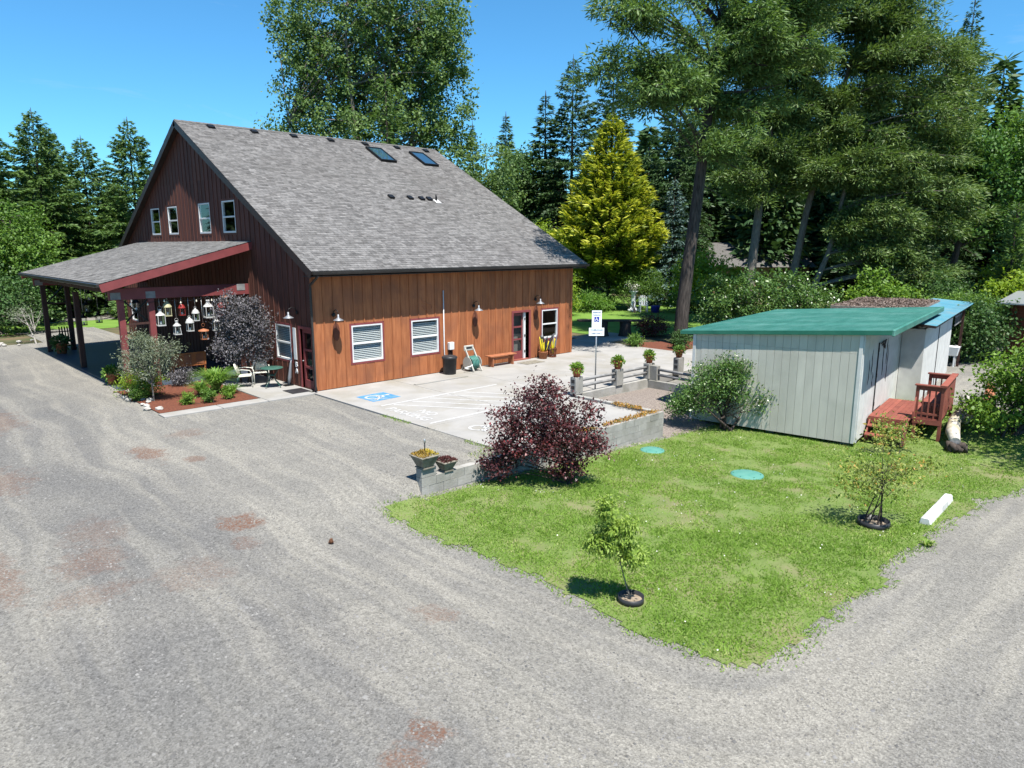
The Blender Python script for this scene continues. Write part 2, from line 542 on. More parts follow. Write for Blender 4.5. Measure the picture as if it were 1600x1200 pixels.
# ---------------------------------------------------------------- ground materials
def gravel_material():
    m, nt, N, L, out = _nodes('driveway_gravel')
    b = N.new('ShaderNodeBsdfPrincipled')
    b.inputs['Roughness'].default_value = .95
    b.inputs['Specular IOR Level'].default_value = .15
    p = _pos(nt)
    sx = N.new('ShaderNodeSeparateXYZ')
    L.new(p, sx.inputs[0])
    wob = _math(nt, 'MULTIPLY', _math(nt, 'SUBTRACT', _noise(nt, p, .16, 2), .5), 2.0)
    a = _math(nt, 'ADD', _math(nt, 'SUBTRACT', -4.3, sx.outputs[0]), wob)
    bb = _math(nt, 'SUBTRACT', -18.4, sx.outputs[1])
    q = N.new('ShaderNodeMath')
    q.operation = 'SMOOTH_MAX'
    L.new(a, q.inputs[0])
    L.new(bb, q.inputs[1])
    q.inputs[2].default_value = 5.0
    cx = N.new('ShaderNodeCombineXYZ')
    L.new(_math(nt, 'MULTIPLY', q.outputs[0], .9), cx.inputs[0])
    L.new(_math(nt, 'MULTIPLY', sx.outputs[0], .06), cx.inputs[1])
    L.new(_math(nt, 'MULTIPLY', sx.outputs[1], .06), cx.inputs[2])
    qq = q.outputs[0]
    # packed strips either side of a band of loose stone, and wheel lines within it
    packed = _math(nt, 'MAXIMUM', _ramp(nt, qq, 3.1, 2.2), _ramp(nt, qq, 5.9, 6.6))
    wheel = _ramp(nt, _noise(nt, cx.outputs[0], 2.6, 3, .5), .47, .62)
    patch = _ramp(nt, _noise(nt, p, .55, 5, .62), .38, .64)
    tr = _math(nt, 'ADD', _math(nt, 'MULTIPLY', packed, .42), _math(nt, 'ADD', _math(nt, 'MULTIPLY', wheel, .5), _math(nt, 'MULTIPLY', patch, .34)), True)
    c = _mix(nt, tr, (.112, .109, .104), (.188, .178, .156))
    vo = N.new('ShaderNodeTexVoronoi')
    vo.inputs['Scale'].default_value = 30
    L.new(p, vo.inputs['Vector'])
    bw = N.new('ShaderNodeRGBToBW')
    L.new(vo.outputs['Color'], bw.inputs[0])
    vo2 = N.new('ShaderNodeTexVoronoi')
    vo2.inputs['Scale'].default_value = 62
    L.new(p, vo2.inputs['Vector'])
    bw2 = N.new('ShaderNodeRGBToBW')
    L.new(vo2.outputs['Color'], bw2.inputs[0])
    vo3 = N.new('ShaderNodeTexVoronoi')
    vo3.inputs['Scale'].default_value = 110
    L.new(p, vo3.inputs['Vector'])
    bw3 = N.new('ShaderNodeRGBToBW')
    L.new(vo3.outputs['Color'], bw3.inputs[0])
    peb = _math(nt, 'ADD', _math(nt, 'MULTIPLY', bw.outputs[0], .5), _math(nt, 'ADD', _math(nt, 'MULTIPLY', bw2.outputs[0], .45), _math(nt, 'MULTIPLY', bw3.outputs[0], .2)))
    peb = _math(nt, 'ADD', _math(nt, 'MULTIPLY', peb, 1.25), .34)
    sc1 = N.new('ShaderNodeVectorMath')
    sc1.operation = 'SCALE'
    L.new(c, sc1.inputs[0])
    L.new(peb, sc1.inputs['Scale'])
    c = sc1.outputs[0]
    # bark-red spills lying on the gravel
    edge = _math(nt, 'SUBTRACT', _noise(nt, p, 2.6, 8, .74), .5)
    acc = None
    for (x, y, rx, ry, k) in ((-6.62, -3.8, .38, .85, .95), (-6.78, -9.65, .36, .42, 1.05), (-7.1, -10.55, .25, .3, .5), (-9.3, -9.7, .55, .6, .55),
                              (-8.9, -8.4, .5, .8, .4), (-8.2, -11.3, .6, .6, .35), (-10.5, -9.4, .3, 1.2, .65), (-7.8, -16.75, .2, .28, .95),
                              (-8.25, -16.9, .22, .25, .8), (-6.0, -5.1, .25, .3, .8), (-5.3, -2.5, .5, .5, .5), (-9.9, -4.0, .8, 1.2, .6), (-8.9, 2.6, .7, 1.6, .6),
                              (-6.1, -14.6, .3, .3, .5), (-9.6, -11.0, .6, .4, .4)):
        dx = _math(nt, 'DIVIDE', _math(nt, 'SUBTRACT', sx.outputs[0], x), rx)
        dy = _math(nt, 'DIVIDE', _math(nt, 'SUBTRACT', sx.outputs[1], y), ry)
        d = _math(nt, 'SQRT', _math(nt, 'ADD', _math(nt, 'MULTIPLY', dx, dx), _math(nt, 'MULTIPLY', dy, dy)))
        d = _math(nt, 'ADD', d, _math(nt, 'MULTIPLY', edge, 3.4))
        f = _math(nt, 'MULTIPLY', _ramp(nt, d, 1.15, .6), k)
        acc = f if acc is None else _math(nt, 'MAXIMUM', acc, f)
    spk = _ramp(nt, _noise(nt, p, 26, 3, .6), .4, .58)
    c = _mix(nt, _math(nt, 'MULTIPLY', acc, _math(nt, 'ADD', _math(nt, 'MULTIPLY', spk, .75), .2), True), c, (.125, .066, .044))
    L.new(c, b.inputs['Base Color'])
    bn = N.new('ShaderNodeBump')
    bn.inputs['Strength'].default_value = .55
    bn.inputs['Distance'].default_value = .025
    L.new(_math(nt, 'ADD', vo.outputs['Distance'], _math(nt, 'MULTIPLY', _noise(nt, p, 90, 3), .6)), bn.inputs['Height'])
    L.new(bn.outputs[0], b.inputs['Normal'])
    L.new(b.outputs[0], out.inputs[0])
    return m

MT['gravel'] = gravel_material()
MT['forest'] = mat('woodland_floor', (.05, .07, .022), (.12, .085, .05), .9, rough=1., bump=.6, bscale=6, stain=(.035, .04, .018), stain_scale=.25)
MT['lawnbase'] = mat('lawn_soil_and_grass', (.09, .135, .03), (.125, .165, .048), 2.2, rough=1., bump=.6, bscale=25, stain=(.165, .15, .08), stain_scale=.9)
MT['lawnfar'] = mat('mown_garden_lawn', (.085, .165, .02), (.12, .205, .032), .7, rough=1., bump=.5, bscale=14)
MT['rivergravel'] = mat('brown_river_gravel', (.24, .205, .178), (.11, .09, .08), 22, rough=1., bump=1., bscale=34)

# ---------------------------------------------------------------- the ground
def lines(lo, hi, c, n, p=2.2):
    t = np.linspace(-1, 1, n)
    v = np.sign(t) * np.abs(t) ** p
    return np.where(v < 0, c + v * (c - lo), c + v * (hi - c))

tag(grid_sheet('ground', lines(-500, 620, 6, 110), lines(-420, 700, 0, 110), lambda X, Y: -.03 - .9 * sstep(-24, -21, X) * (1 - sstep(10.5, 12.5, X)) * sstep(-32, -28, Y) * (1 - sstep(-3, -1, Y)), MT['forest']), 'woodland floor of grass and fallen needles round the buildings', kind='structure')

def gravel_keep(x, y):
    n = vnoise(x, y, .8, 3) * 1.2
    left = (x < -.1) & (y < np.where(x > -4.4 + .4 * n, 27.5, 21.3) + n) & (x > -70)
    right = (y < -6.75) & (x < 33)
    return (left | right) & (y > -70)
gx = np.unique(np.concatenate([[5.82, 5.92, 5.97, 6.05], np.linspace(-70, -16, 28), np.arange(-16, 14, .35), np.linspace(14, 33, 24)]))
gy = np.unique(np.concatenate([[-10.36, -10.3, -10.12, -10.06], np.linspace(-70, -26, 22), np.arange(-26, -6, .35), np.linspace(-6, 29.5, 92)]))
gravel = tag(grid_sheet('gravel_driveway', gx, gy, 0., MT['gravel'], gravel_keep), 'grey gravel driveway with tyre tracks and red bark stains', kind='structure')
tag(grid_sheet('gravel_parking_area', np.linspace(-6, 40, 40), np.linspace(31.5, 52, 20), 0., MT['gravel'],
               lambda x, y: (y > 32 + vnoise(x, y, .5, 5) * 1.5)), 'pale gravel parking area beyond the porch', kind='structure')

def lawn_edge(x, y):
    n = vnoise(x, y, .9, 1) * .35 + vnoise(x, y, 3, 2) * .2
    e = np.minimum(np.minimum(x + 4.62 - n, y + 18.9 - n + np.where(x > 5.5, .12 * (x - 5.5), 0)), -10.3 - y + .12 * n)
    corner = 1.0 - np.hypot(np.minimum(x + 3.55, 0), np.minimum(y + 17.75, 0)) - n * .6
    e = np.where((x < -3.55) & (y < -17.75), np.minimum(e, corner), e)
    return np.minimum(e, 15.5 - x)
lawn = tag(grid_sheet('lawn', np.arange(-4.7, 15.6, .1), np.arange(-20.2, -10.1, .1), .012, MT['lawnbase'],
                      lambda x, y: lawn_edge(x, y) > .22), 'sunlit lawn inside the bend of the driveway', kind='structure')
tag(grid_sheet('garden_lawn', np.arange(14, 46, .5), np.arange(-4, 24, .5), -.012, MT['lawnfar'],
               lambda x, y: (x > 19.6) & (y > 1.5 - (x - 19) * .1) & (y < 26)), 'mown garden lawn behind the sign and patio', kind='structure')
tag(grid_sheet('grass_verge', np.linspace(-12, 30, 60), np.linspace(22, 33, 24), -.01, MT['lawnfar'],
               lambda x, y: (y > 26 + vnoise(x, y, .4, 8) * 2)), 'grass verge beyond the far end of the porch', kind='structure')
tag(grid_sheet('mulch_bed', np.arange(-5.3, 0, .12), np.arange(.2, 5.2, .12), .03, MT['mulch'],
               lambda x, y: (y > .26) & (x > -5.05 - .1 * vnoise(x, y, 2)) & ((x < -1.93) | (y > 3.3)) & (y < 4.85) & (x < -.1) & (y < 4.9 - .0 * x)),
    'red bark mulch bed in front of the porch', kind='structure')
tag(grid_sheet('mulch_island', np.arange(14, 24, .15), np.arange(-5.2, 2, .15), .02, MT['mulch'],
               lambda x, y: (np.hypot((x - 18.2) / 3.1, (y + 1.9) / 1.75) + .25 * vnoise(x, y, .8, 4) < 1.05)), 'red bark mulch round the big leaning fir', kind='structure')
tag(grid_sheet('gravel_ramp', np.arange(5.95, 10.6, .15), np.arange(-11.2, -6.75, .15), .006, MT['rivergravel'],
               lambda x, y: (y > -10.3 - .5 * vnoise(x, y, 1, 6)) | (x > 7)), 'brown pea gravel ramp between patio and shed', kind='structure')

# ---------------------------------------------------------------- concrete patio in cast panels
patio = empty('concrete_patio', (0, 0, 0), 'pale concrete patio with painted accessible parking bays')
patio['kind'] = 'structure'
PT = .035
def panel(x0, x1, y0, y1, parent, zt=PT, zb=-.25, g=.011):
    return MB().box(x0 + g, x1 - g, y0 + g, y1 - g, zb, zt).build('concrete_panel', MT['concrete'], parent, bevel=.006)
for i, (x0, x1) in enumerate(((-.22, 3.1), (3.1, 6.15), (6.15, 9.2), (9.2, 12.6), (12.6, 17.2))):
    for (y0, y1) in ((-3.4, -.02), (-6.62, -3.4)):
        panel(x0, x1, y0, y1, patio)
    if i < 2:
        panel(x0, x1 - (.4 if i else 0), -10.06, -6.62, patio, zb=-.6)
panel(17.2, 19.2, -5.2, -3.4, patio); panel(13.42, 17.4, 0, 3.1, patio); panel(17.4, 20.8, 1.2, 3.9, patio)
MB().box(3.16, 5.64, -1.52, -1.36, PT + .001, PT + .028).build('raised_strip', MT['concrete'], patio, bevel=.004)

walk = empty('concrete_walkway', (0, 0, 0), 'concrete walkway along the mulch bed to the corner door')
walk['kind'] = 'structure'
for (a, b) in ((-5.15, -3.4), (-3.4, -1.9), (-1.9, -.24)):
    panel(a, b, -.34, .24, walk, .045)
panel(-1.9, -.02, .24, 2.1, walk, .045); panel(-1.9, -.02, 2.1, 4.4, walk, .045)

# painted bay lines, hatching, words and symbols
paint = empty('parking_paint', (0, 0, 0), 'worn white bay lines and hatching on the patio')
paint['kind'] = 'structure'
ZP = PT + .004
def stripe(a, b, w, material=MT['paintw'], name='bay_line'):
    a, b = Vector((*a, ZP)), Vector((*b, ZP))
    d = (b - a).normalized()
    r = Vector((-d.y, d.x, 0)) * w / 2
    return MB().add([a - r, b - r, b + r, a + r], [(0, 1, 2, 3)]).build(name, material, paint)
stripe((.35, -3.5), (5.4, -3.42), .1); stripe((.1, -6.36), (5.4, -6.3), .1)
for k in range(5):
    x = .75 + k * .72
    stripe((x, -3.62), (x + 1.75, -6.2), .08, name='hatch_line')
def ground_text(body, size, cx, cy):
    # read by someone on the driveway looking along +X: letters run towards -Y, tops point to +X
    M = Matrix(((0, 1, 0, cx), (-1, 0, 0, cy), (0, 0, 1, ZP + .001), (0, 0, 0, 1)))
    return text_mesh('painted_words', body, size, MT['paintw'], M, paint, .0005)
ground_text('PARKING', .5, .33, -4.98)
ground_text('NO', .5, .85, -5.25)

def wheelchair(parent, M, s, material, name='wheelchair_symbol', z=.002):
    """Wheelchair pictogram: head, trunk, legs and the wheel's open ring, drawn about (0, 0) in a unit square."""
    mb = MB()
    def poly(pts):
        P = [M @ Vector((x * s, y * s, z)) for x, y in pts]
        mb.add(P, [tuple(range(len(P)))])
    def seg(a, b, w):
        a, b = Vector(a), Vector(b)
        d = (b - a).normalized()
        r = Vector((-d.y, d.x)) * w / 2
        poly([a - r, b - r, b + r, a + r])
    poly([(-.08 + .075 * math.cos(t * math.pi / 5), .4 + .075 * math.sin(t * math.pi / 5)) for t in range(10)])
    seg((-.08, .32), (-.05, -.04), .09)
    seg((-.07, .13), (.16, .12), .07)
    seg((-.07, -.02), (.2, -.03), .09)
    seg((.18, 0), (.3, -.31), .085)
    seg((.28, -.3), (.38, -.26), .07)
    c, r0, r1 = Vector((-.05, -.16)), .21, .29
    for k in range(18):
        t0, t1 = rad(100 + k * 14), rad(100 + (k + 1) * 14)
        poly([(c.x + r * math.cos(t), c.y + r * math.sin(t)) for r, t in ((r0, t0), (r1, t0), (r1, t1), (r0, t1))])
    o = mb.build(name, material, parent)
    return o
bs = MB().add([(.5, -2.82, ZP), (1.62, -2.76, ZP), (1.6, -1.72, ZP), (.48, -1.78, ZP)], [(0, 1, 2, 3)]).build('blue_square', MT['paintb'], paint)
Mg = Matrix(((0, 1, 0, 1.05), (-1, 0, 0, -2.27), (0, 0, 1, ZP), (0, 0, 0, 1)))
wheelchair(bs, Mg, 1.02, MT['paintw'])
Mg2 = Matrix(((0, 1, 0, .95), (-1, 0, 0, -7.75), (0, 0, 1, ZP), (0, 0, 0, 1)))
wheelchair(paint, Mg2, 1.0, MT['paintw'])

# ---------------------------------------------------------------- concrete block wall
bw_ = empty('block_wall', (-3.1, -10.2, -.2), 'low concrete block retaining wall between patio, gravel and lawn', 'wall')
def block(mesh_cache={}):
    if 'm' not in mesh_cache:
        o = MB().box(-.197, .197, -.097, .097, -.097, .097).build('block', MT['oldconcrete'], None)
        mesh_cache['m'] = o.data
        bpy.data.objects.remove(o)
    return mesh_cache['m']
def put_block(p, rz=0., parent=bw_, s=(1, 1, 1)):
    o = bpy.data.objects.new('block', block())
    o.location = Vector(p) - root_of(parent).location
    o.rotation_euler.z = rz
    o.scale = s
    o.parent = parent
    col.objects.link(o)
for c in range(5):
    z = 0. - .2 * c
    off = .2 * (c % 2)
    for k in range(23):
        x = -2.9 + .4 * k - off
        if x > 5.75 or x < -3.0:
            continue
        if z + .1 < tz(x, -10.35) - .02:
            continue
        put_block((x, -10.2 + random.uniform(-.004, .004), z), 0)
    for k in range(9):
        y = -9.9 + .4 * k + off
        if y < -6.75 and z + .1 > -.62:
            put_block((5.87, y, z), math.pi / 2)
for c in range(5):
    z = 0. - .2 * c
    if z + .1 > tz(5.8, -10.35):
        if c % 2 == 0:
            put_block((5.837, -10.2, z), 0, s=(.66, 1, 1))
        else:
            put_block((5.935, -10.2, z), 0, s=(.17, 1, 1))
    if c == 1:
        put_block((-3.0, -10.2, z), 0, s=(.5, 1, 1))
put_block((-2.9, -10.2, .203))
kerb = empty('patio_kerb', (8.2, -6.7, 0), 'low concrete kerb under the rail fence at the patio edge', 'kerb')
for (a, b) in ((5.98, 8.1), (8.1, 10.2)):
    MB().box(a + .004, b - .004, -6.8, -6.63, -.6, .09).build('kerb_block', MT['oldconcrete'], kerb, bevel=.01)
MB().box(10.04, 10.2, -9.3, -6.81, -.6, .06).build('kerb_block', MT['oldconcrete'], kerb, bevel=.01)

# ---------------------------------------------------------------- rail fence with concrete posts
fen = empty('rail_fence', (8.2, -6.72, .09), 'grey two-rail fence on pale concrete posts along the patio edge', 'fence')
POSTS = ((6.05, -6.72), (8.28, -6.72), (10.2, -6.72), (12.15, -6.75))
for i, (x, y) in enumerate(POSTS):
    MB().box(x - .19, x + .19, y - .13, y + .13, .0 if i == 3 else .09, .68).build('post', MT['oldconcrete'], fen, bevel=.012)
    for z in (.33, .54):
        MB().box(x - .198, x - .186, y - .07, y + .07, z - .06, z + .06).build('rail_slot', MT['black'], fen)
for (a, b) in ((0, 1), (1, 2)):
    for z in (.33, .54):
        MB().tube([(POSTS[a][0] + .19, -6.72, z), ((POSTS[a][0] + POSTS[b][0]) / 2, -6.73, z + .012), (POSTS[b][0] - .19, -6.72, z - .01)], [.052, .058, .05], 9).build('rail', MT['rail'], fen)
MB().box(10.08, 10.3, -7.16, -6.84, .06, .62).build('post', MT['oldconcrete'], fen, bevel=.012)
MB().box(10.08, 10.3, -9.5, -9.2, -.3, .58).build('post', MT['oldconcrete'], fen, bevel=.012)
for z in (.28, .48):
    MB().tube([(10.19, -7.16, z), (10.19, -9.2, z - .05)], .053, 9).build('rail', MT['rail'], fen)
# ---------------------------------------------------------------- barn
BL, BW = 13.3, 21.26            # length along X, width along Y
EZ, EO, RO = 4.2, .67, .3       # roof edge height, eave and rake overhang
RIDGE_Y = BW / 2
SLOPE = (10.28 - EZ) / (RIDGE_Y + EO)
RL = math.hypot(RIDGE_Y + EO, 10.28 - EZ)
RC, RS = (RIDGE_Y + EO) / RL, (10.28 - EZ) / RL
barn = empty('barn', (0, 0, 0), 'large reddish-brown board-and-batten barn with grey shingle roof and open porch', 'barn')

def cut(z0, z1, holes):
    segs = [(z0, z1)]
    for a, b in holes:
        nxt = []
        for s, e in segs:
            if b <= s or a >= e:
                nxt.append((s, e))
                continue
            if a > s:
                nxt.append((s, a))
            if b < e:
                nxt.append((b, e))
        segs = nxt
    return [(s, e) for s, e in segs if e - s > .02]

def board_wall(parent, mk, s0, s1, W, zb, ztop, openings, material, seams=(), batten=True, bt=.02, bname='board'):
    n = max(1, round((s1 - s0) / W))
    ed = [s0 + (s1 - s0) * k / n for k in range(n + 1)]
    for k in range(n):
        cuts = sorted({ed[k], ed[k + 1]} | {q for o in openings for q in o[:2] if ed[k] + .01 < q < ed[k + 1] - .01})
        dj = random.uniform(-.003, .003)
        for a, b in zip(cuts[:-1], cuts[1:]):
            mid = (a + b) / 2
            holes = [(o[2], o[3]) for o in openings if o[0] < mid < o[1]]
            ga = .004 if abs(a - ed[k]) < 1e-6 else 0
            gb = .004 if abs(b - ed[k + 1]) < 1e-6 else 0
            pieces = []
            for (p, q) in cut(zb, 99, holes):
                lim = [p] + [s for s in seams if p < s < q] + [q]
                pieces += list(zip(lim[:-1], lim[1:]))
            for (p, q) in pieces:
                ta, tb = min(q - .004, ztop(a)), min(q - .004, ztop(b))
                if max(ta, tb) <= p + .02:
                    continue
                ta, tb = max(ta, p + .005), max(tb, p + .005)
                P = [mk(a + ga, 0, p), mk(b - gb, 0, p), mk(b - gb, bt + dj, p), mk(a + ga, bt + dj, p),
                     mk(a + ga, 0, ta), mk(b - gb, 0, tb), mk(b - gb, bt + dj, tb), mk(a + ga, bt + dj, ta)]
                MB().hexa(P).build(bname, material, parent)
    if batten:
        for k in range(1, n):
            s = ed[k]
            holes = [(o[2] - .08, o[3] + .08) for o in openings if o[0] - .1 < s < o[1] + .1]
            for (p, q) in cut(zb, 99, holes):
                lim = [p] + [x for x in seams if p < x < q] + [q]
                for (p1, q1) in zip(lim[:-1], lim[1:]):
                    t = min(q1 - .003, ztop(s))
                    if t > p1 + .05:
                        P = [mk(s - .026, bt, p1), mk(s + .026, bt, p1), mk(s + .024, bt + .022, p1), mk(s - .024, bt + .022, p1),
                             mk(s - .026, bt, t), mk(s + .026, bt, t), mk(s + .024, bt + .022, t), mk(s - .024, bt + .022, t)]
                        MB().hexa(P).build('batten', material, parent)

def backing(parent, mk, s0, s1, zb, ztop, openings, name, material, steps=24, th=.1):
    """Sheathing behind the boards with the openings left out."""
    ed = sorted({s0 + (s1 - s0) * k / steps for k in range(steps + 1)} | {q for o in openings for q in o[:2]})
    mb = MB()
    for a, b in zip(ed[:-1], ed[1:]):
        mid = (a + b) / 2
        for (p, q) in cut(zb, 99, [(o[2], o[3]) for o in openings if o[0] < mid < o[1]]):
            ta, tb = min(q, ztop(a)), min(q, ztop(b))
            if max(ta, tb) <= p:
                continue
            mb.hexa([mk(a, -th, p), mk(b, -th, p), mk(b, -.001, p), mk(a, -.001, p), mk(a, -th, ta), mk(b, -th, tb), mk(b, -.001, tb), mk(a, -.001, ta)])
    return mb.build(name, material, parent)

def obox(mk, a, b, d0, d1, z0, z1, mb=None):
    mb = mb or MB()
    return mb.hexa([mk(a, d0, z0), mk(b, d0, z0), mk(b, d1, z0), mk(a, d1, z0), mk(a, d0, z1), mk(b, d0, z1), mk(b, d1, z1), mk(a, d1, z1)])

def window(parent, mk, a, b, z0, z1, blinds=0, trim=MT['maroon'], tw=.075):
    f = .055
    mb = MB()
    for (p, q, r, s) in ((a, a + f, z0, z1), (b - f, b, z0, z1), (a + f, b - f, z0, z0 + f * 1.3), (a + f, b - f, z1 - f, z1)):
        obox(mk, p, q, -.07, .03, r, s, mb)
    zm = (z0 + z1) / 2
    obox(mk, a + f, b - f, -.04, .02, zm - .03, zm + .03, mb)
    w = mb.build('window', MT['white'], parent, bevel=.004)
    if trim:
        tb = MB()
        for (p, q, r, s) in ((a - tw, a - .001, z0 - tw, z1 + tw), (b + .001, b + tw, z0 - tw, z1 + tw), (a, b, z1 + .001, z1 + tw), (a, b, z0 - tw, z0 - .001)):
            obox(mk, p, q, .0, .03, r, s, tb)
        tb.build('trim', trim, w)
    for (r, s, d) in ((z0 + f, zm - .03, -.02), (zm + .03, z1 - f, 0.)):
        P = [mk(a + f, d, r), mk(b - f, d, r), mk(b - f, d, s), mk(a + f, d, s)]
        MB().add(P, [(0, 1, 2, 3)]).build('pane', MT['glass'], w)
    if blinds:
        sb = MB()
        n = int((z1 - z0 - .15) / .066)
        for k in range(n):
            z = z0 + .1 + k * .066
            y0, y1 = -.05, -.09
            sb.add([mk(a + f, y0, z), mk(b - f, y0, z), mk(b - f, y1, z + .075 * blinds), mk(a + f, y1, z + .075 * blinds)], [(0, 1, 2, 3)])
        sb.build('blind', MT['blind'], w)['kind'] = 'stuff'
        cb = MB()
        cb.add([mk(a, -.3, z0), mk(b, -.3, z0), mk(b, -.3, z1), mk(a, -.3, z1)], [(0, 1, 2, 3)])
        cb.build('dark_room_sheet', MT['black'], w)  # black sheet added behind the blinds, standing in for the unlit room
    return w

# long wall, facing -Y
mkL = lambda s, d, z: (s, -d, z)
topL = lambda s: EZ + SLOPE * EO - .16
OL = [(1.47, 2.77, .88, 2.22), (4.08, 5.38, .88, 2.21), (9.5, 10.46, .04, 2.14), (11.29, 12.33, .86, 2.17)]
wl = backing(barn, mkL, 0.02, BL, 0, topL, OL, 'long_wall', MT['backing'])
board_wall(wl, mkL, .0, BL, .405, .05, topL, OL, MT['siding'])
for (a, b, z0, z1), bl in zip((OL[0], OL[1], OL[3]), (.6, .55, 0)):
    window(barn, mkL, a, b, z0, z1, bl)
# door in the long wall
a, b, z0, z1 = OL[2]
mb = MB()
for (p, q, r, s) in ((a - .1, a, .04, z1 + .1), (b, b + .1, .04, z1 + .1), (a, b, z1, z1 + .1)):
    obox(mkL, p, q, -.1, .045, r, s, mb)
dr = mb.build('door', MT['maroon'], barn, bevel=.004)
mb = MB()
lx0, lx1 = a + .01, b - .27
for (p, q, r, s) in ((lx0, lx0 + .07, .08, 2.1), (lx1 - .07, lx1, .08, 2.1), (lx0 + .07, lx1 - .07, 2.0, 2.1), (lx0 + .07, lx1 - .07, .08, .42),
                     (lx0 + .07, lx1 - .07, .92, .99), (lx0 + .07, lx1 - .07, 1.47, 1.54)):
    obox(mkL, p, q, -.14, -.1, r, s, mb)
mb.build('door_leaf', MT['maroon'], dr)
for (r, s) in ((.42, .92), (.99, 1.47), (1.54, 2.0)):
    MB().add([mkL(lx0 + .07, -.12, r), mkL(lx1 - .07, -.12, r), mkL(lx1 - .07, -.12, s), mkL(lx0 + .07, -.12, s)], [(0, 1, 2, 3)]).build('pane', MT['glass'], dr)
obox(mkL, lx1 + .01, lx1 + .13, -.16, -.05, .06, 2.12).build('jamb', MT['white'], dr)
for z in (.4, 1.1, 1.85):
    obox(mkL, lx1 + .05, lx1 + .1, -.05, -.03, z - .05, z + .05).build('hinge', MT['blackmetal'], dr)
obox(mkL, a - .05, b + .05, -.1, .1, .036, .075).build('threshold', MT['deck'], dr)
MB().box(a, b, .45, .5, .05, 2.2).build('inner_curtain', MT['interior'], dr)

# gable wall, facing -X
mkG = lambda s, d, z: (-d, s, z)
topG = lambda s: EZ + SLOPE * (min(s, BW - s) + EO) - .16
OG = [(.12, .93, .05, 2.16), (1.66, 2.86, .92, 2.2), (19.4, 20.4, 1.0, 2.25), (7.6, 8.6, .05, 2.2)] + \
     [(y, y + 1.24, 5.53, 6.78) for y in (5.73, 8.24, 12.06, 14.44)]
wg = backing(barn, mkG, .02, BW, 0, topG, OG, 'gable_wall', MT['backing'], 40)
MT['gable'] = mat('shade_darkened_gable_siding', (.105, .036, .024), (.062, .022, .016), 2.2, (5, 5, .5), .75, .25, 6, orand=.2, stain=(.085, .032, .02), stain_scale=.5)  # shade on the gable and under the porch darkened into the siding colour
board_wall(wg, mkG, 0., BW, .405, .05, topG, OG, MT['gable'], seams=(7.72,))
for i, (a, b, z0, z1) in enumerate(OG):
    if i in (0, 3):
        continue
    window(barn, mkG, a, b, z0, z1, .5 if i == 1 else 0, MT['maroon'] if i < 4 else MT['gable'])
for (a, b, z0, z1), nm in ((OG[0], 1), (OG[3], 0)):
    mb = MB()
    for (p, q, r, s) in ((a - .11, a, .04, z1 + .1), (b, b + .11, .04, z1 + .1), (a, b, z1, z1 + .1)):
        obox(mkG, p, q, -.1, .05, r, s, mb)
    gd = mb.build('door', MT['maroon'], barn, bevel=.004)
    mb = MB()
    for (p, q, r, s) in ((a + .01, a + .12, .06, 2.14), (b - .12, b - .01, .06, 2.14), (a + .12, b - .12, 2.02, 2.14), (a + .12, b - .12, .06, .34),
                         (a + .12, b - .12, .76, .84), (a + .12, b - .12, 1.38, 1.46)):
        obox(mkG, p, q, -.1, -.05, r, s, mb)
    mb.build('door_leaf', MT['maroon'], gd)
    for (r, s) in ((.34, .76), (.84, 1.38), (1.46, 2.02)):
        MB().add([mkG(a + .12, -.08, r), mkG(b - .12, -.08, r), mkG(b - .12, -.08, s), mkG(a + .12, -.08, s)], [(0, 1, 2, 3)]).build('pane', MT['glass'], gd)
    MB().lathe([(.0, -.02), (.03, -.015), (.03, .015), (0, .02)], (-.0, b - .07, 1.02), 8).build('handle', MT['steel'], gd)

# the other two walls, inner floor
mb = MB()
mb.box(0.02, BL, BW - .1, BW, 0, EZ + .25)
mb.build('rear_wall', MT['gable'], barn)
mkR = lambda s, d, z: (BL + d, s, z)
backing(barn, mkR, .02, BW, 0, topG, [], 'end_wall', MT['siding'], 40, .1)
MB().box(.05, BL - .12, .12, BW - .12, .0, .03).build('inner_floor', MT['interior'], barn)
# corner boards and downspout
MB().box(-.05, .07, -.05, .0, .04, 4.3).build('corner_board', MT['siding'], barn, bevel=.004)
MB().box(BL - .07, BL + .03, -.05, .0, .04, 4.3).build('corner_board', MT['siding'], barn, bevel=.004)
dn = MB().tube([(-.1, -.72, 4.08), (-.1, -.6, 3.98), (-.1, -.12, 3.72), (-.09, -.1, 3.6), (-.09, -.1, .25), (-.12, -.22, .1)], .045, 8)
dn.build('downspout', MT['gutter'], barn)

# roof
def slope_pt(x, t, h=0.):
    return (x, -EO + t * RC - h * RS, EZ + t * RS + h * RC)
roof = MB()
def slab(mb, f, x0, x1, t0, t1, h0, h1):
    mb.hexa([f(x0, t0, h0), f(x1, t0, h0), f(x1, t1, h0), f(x0, t1, h0), f(x0, t0, h1), f(x1, t0, h1), f(x1, t1, h1), f(x0, t1, h1)])
slab(roof, slope_pt, -RO, BL + RO, 0, RL, -.12, -.002)
far_pt = lambda x, t, h=0.: (x, BW + EO - t * RC + h * RS, EZ + t * RS + h * RC)
slab(roof, far_pt, -RO, BL + RO, 0, RL, -.12, .01)
rf = roof.build('roof', MT['darktrim'], barn)

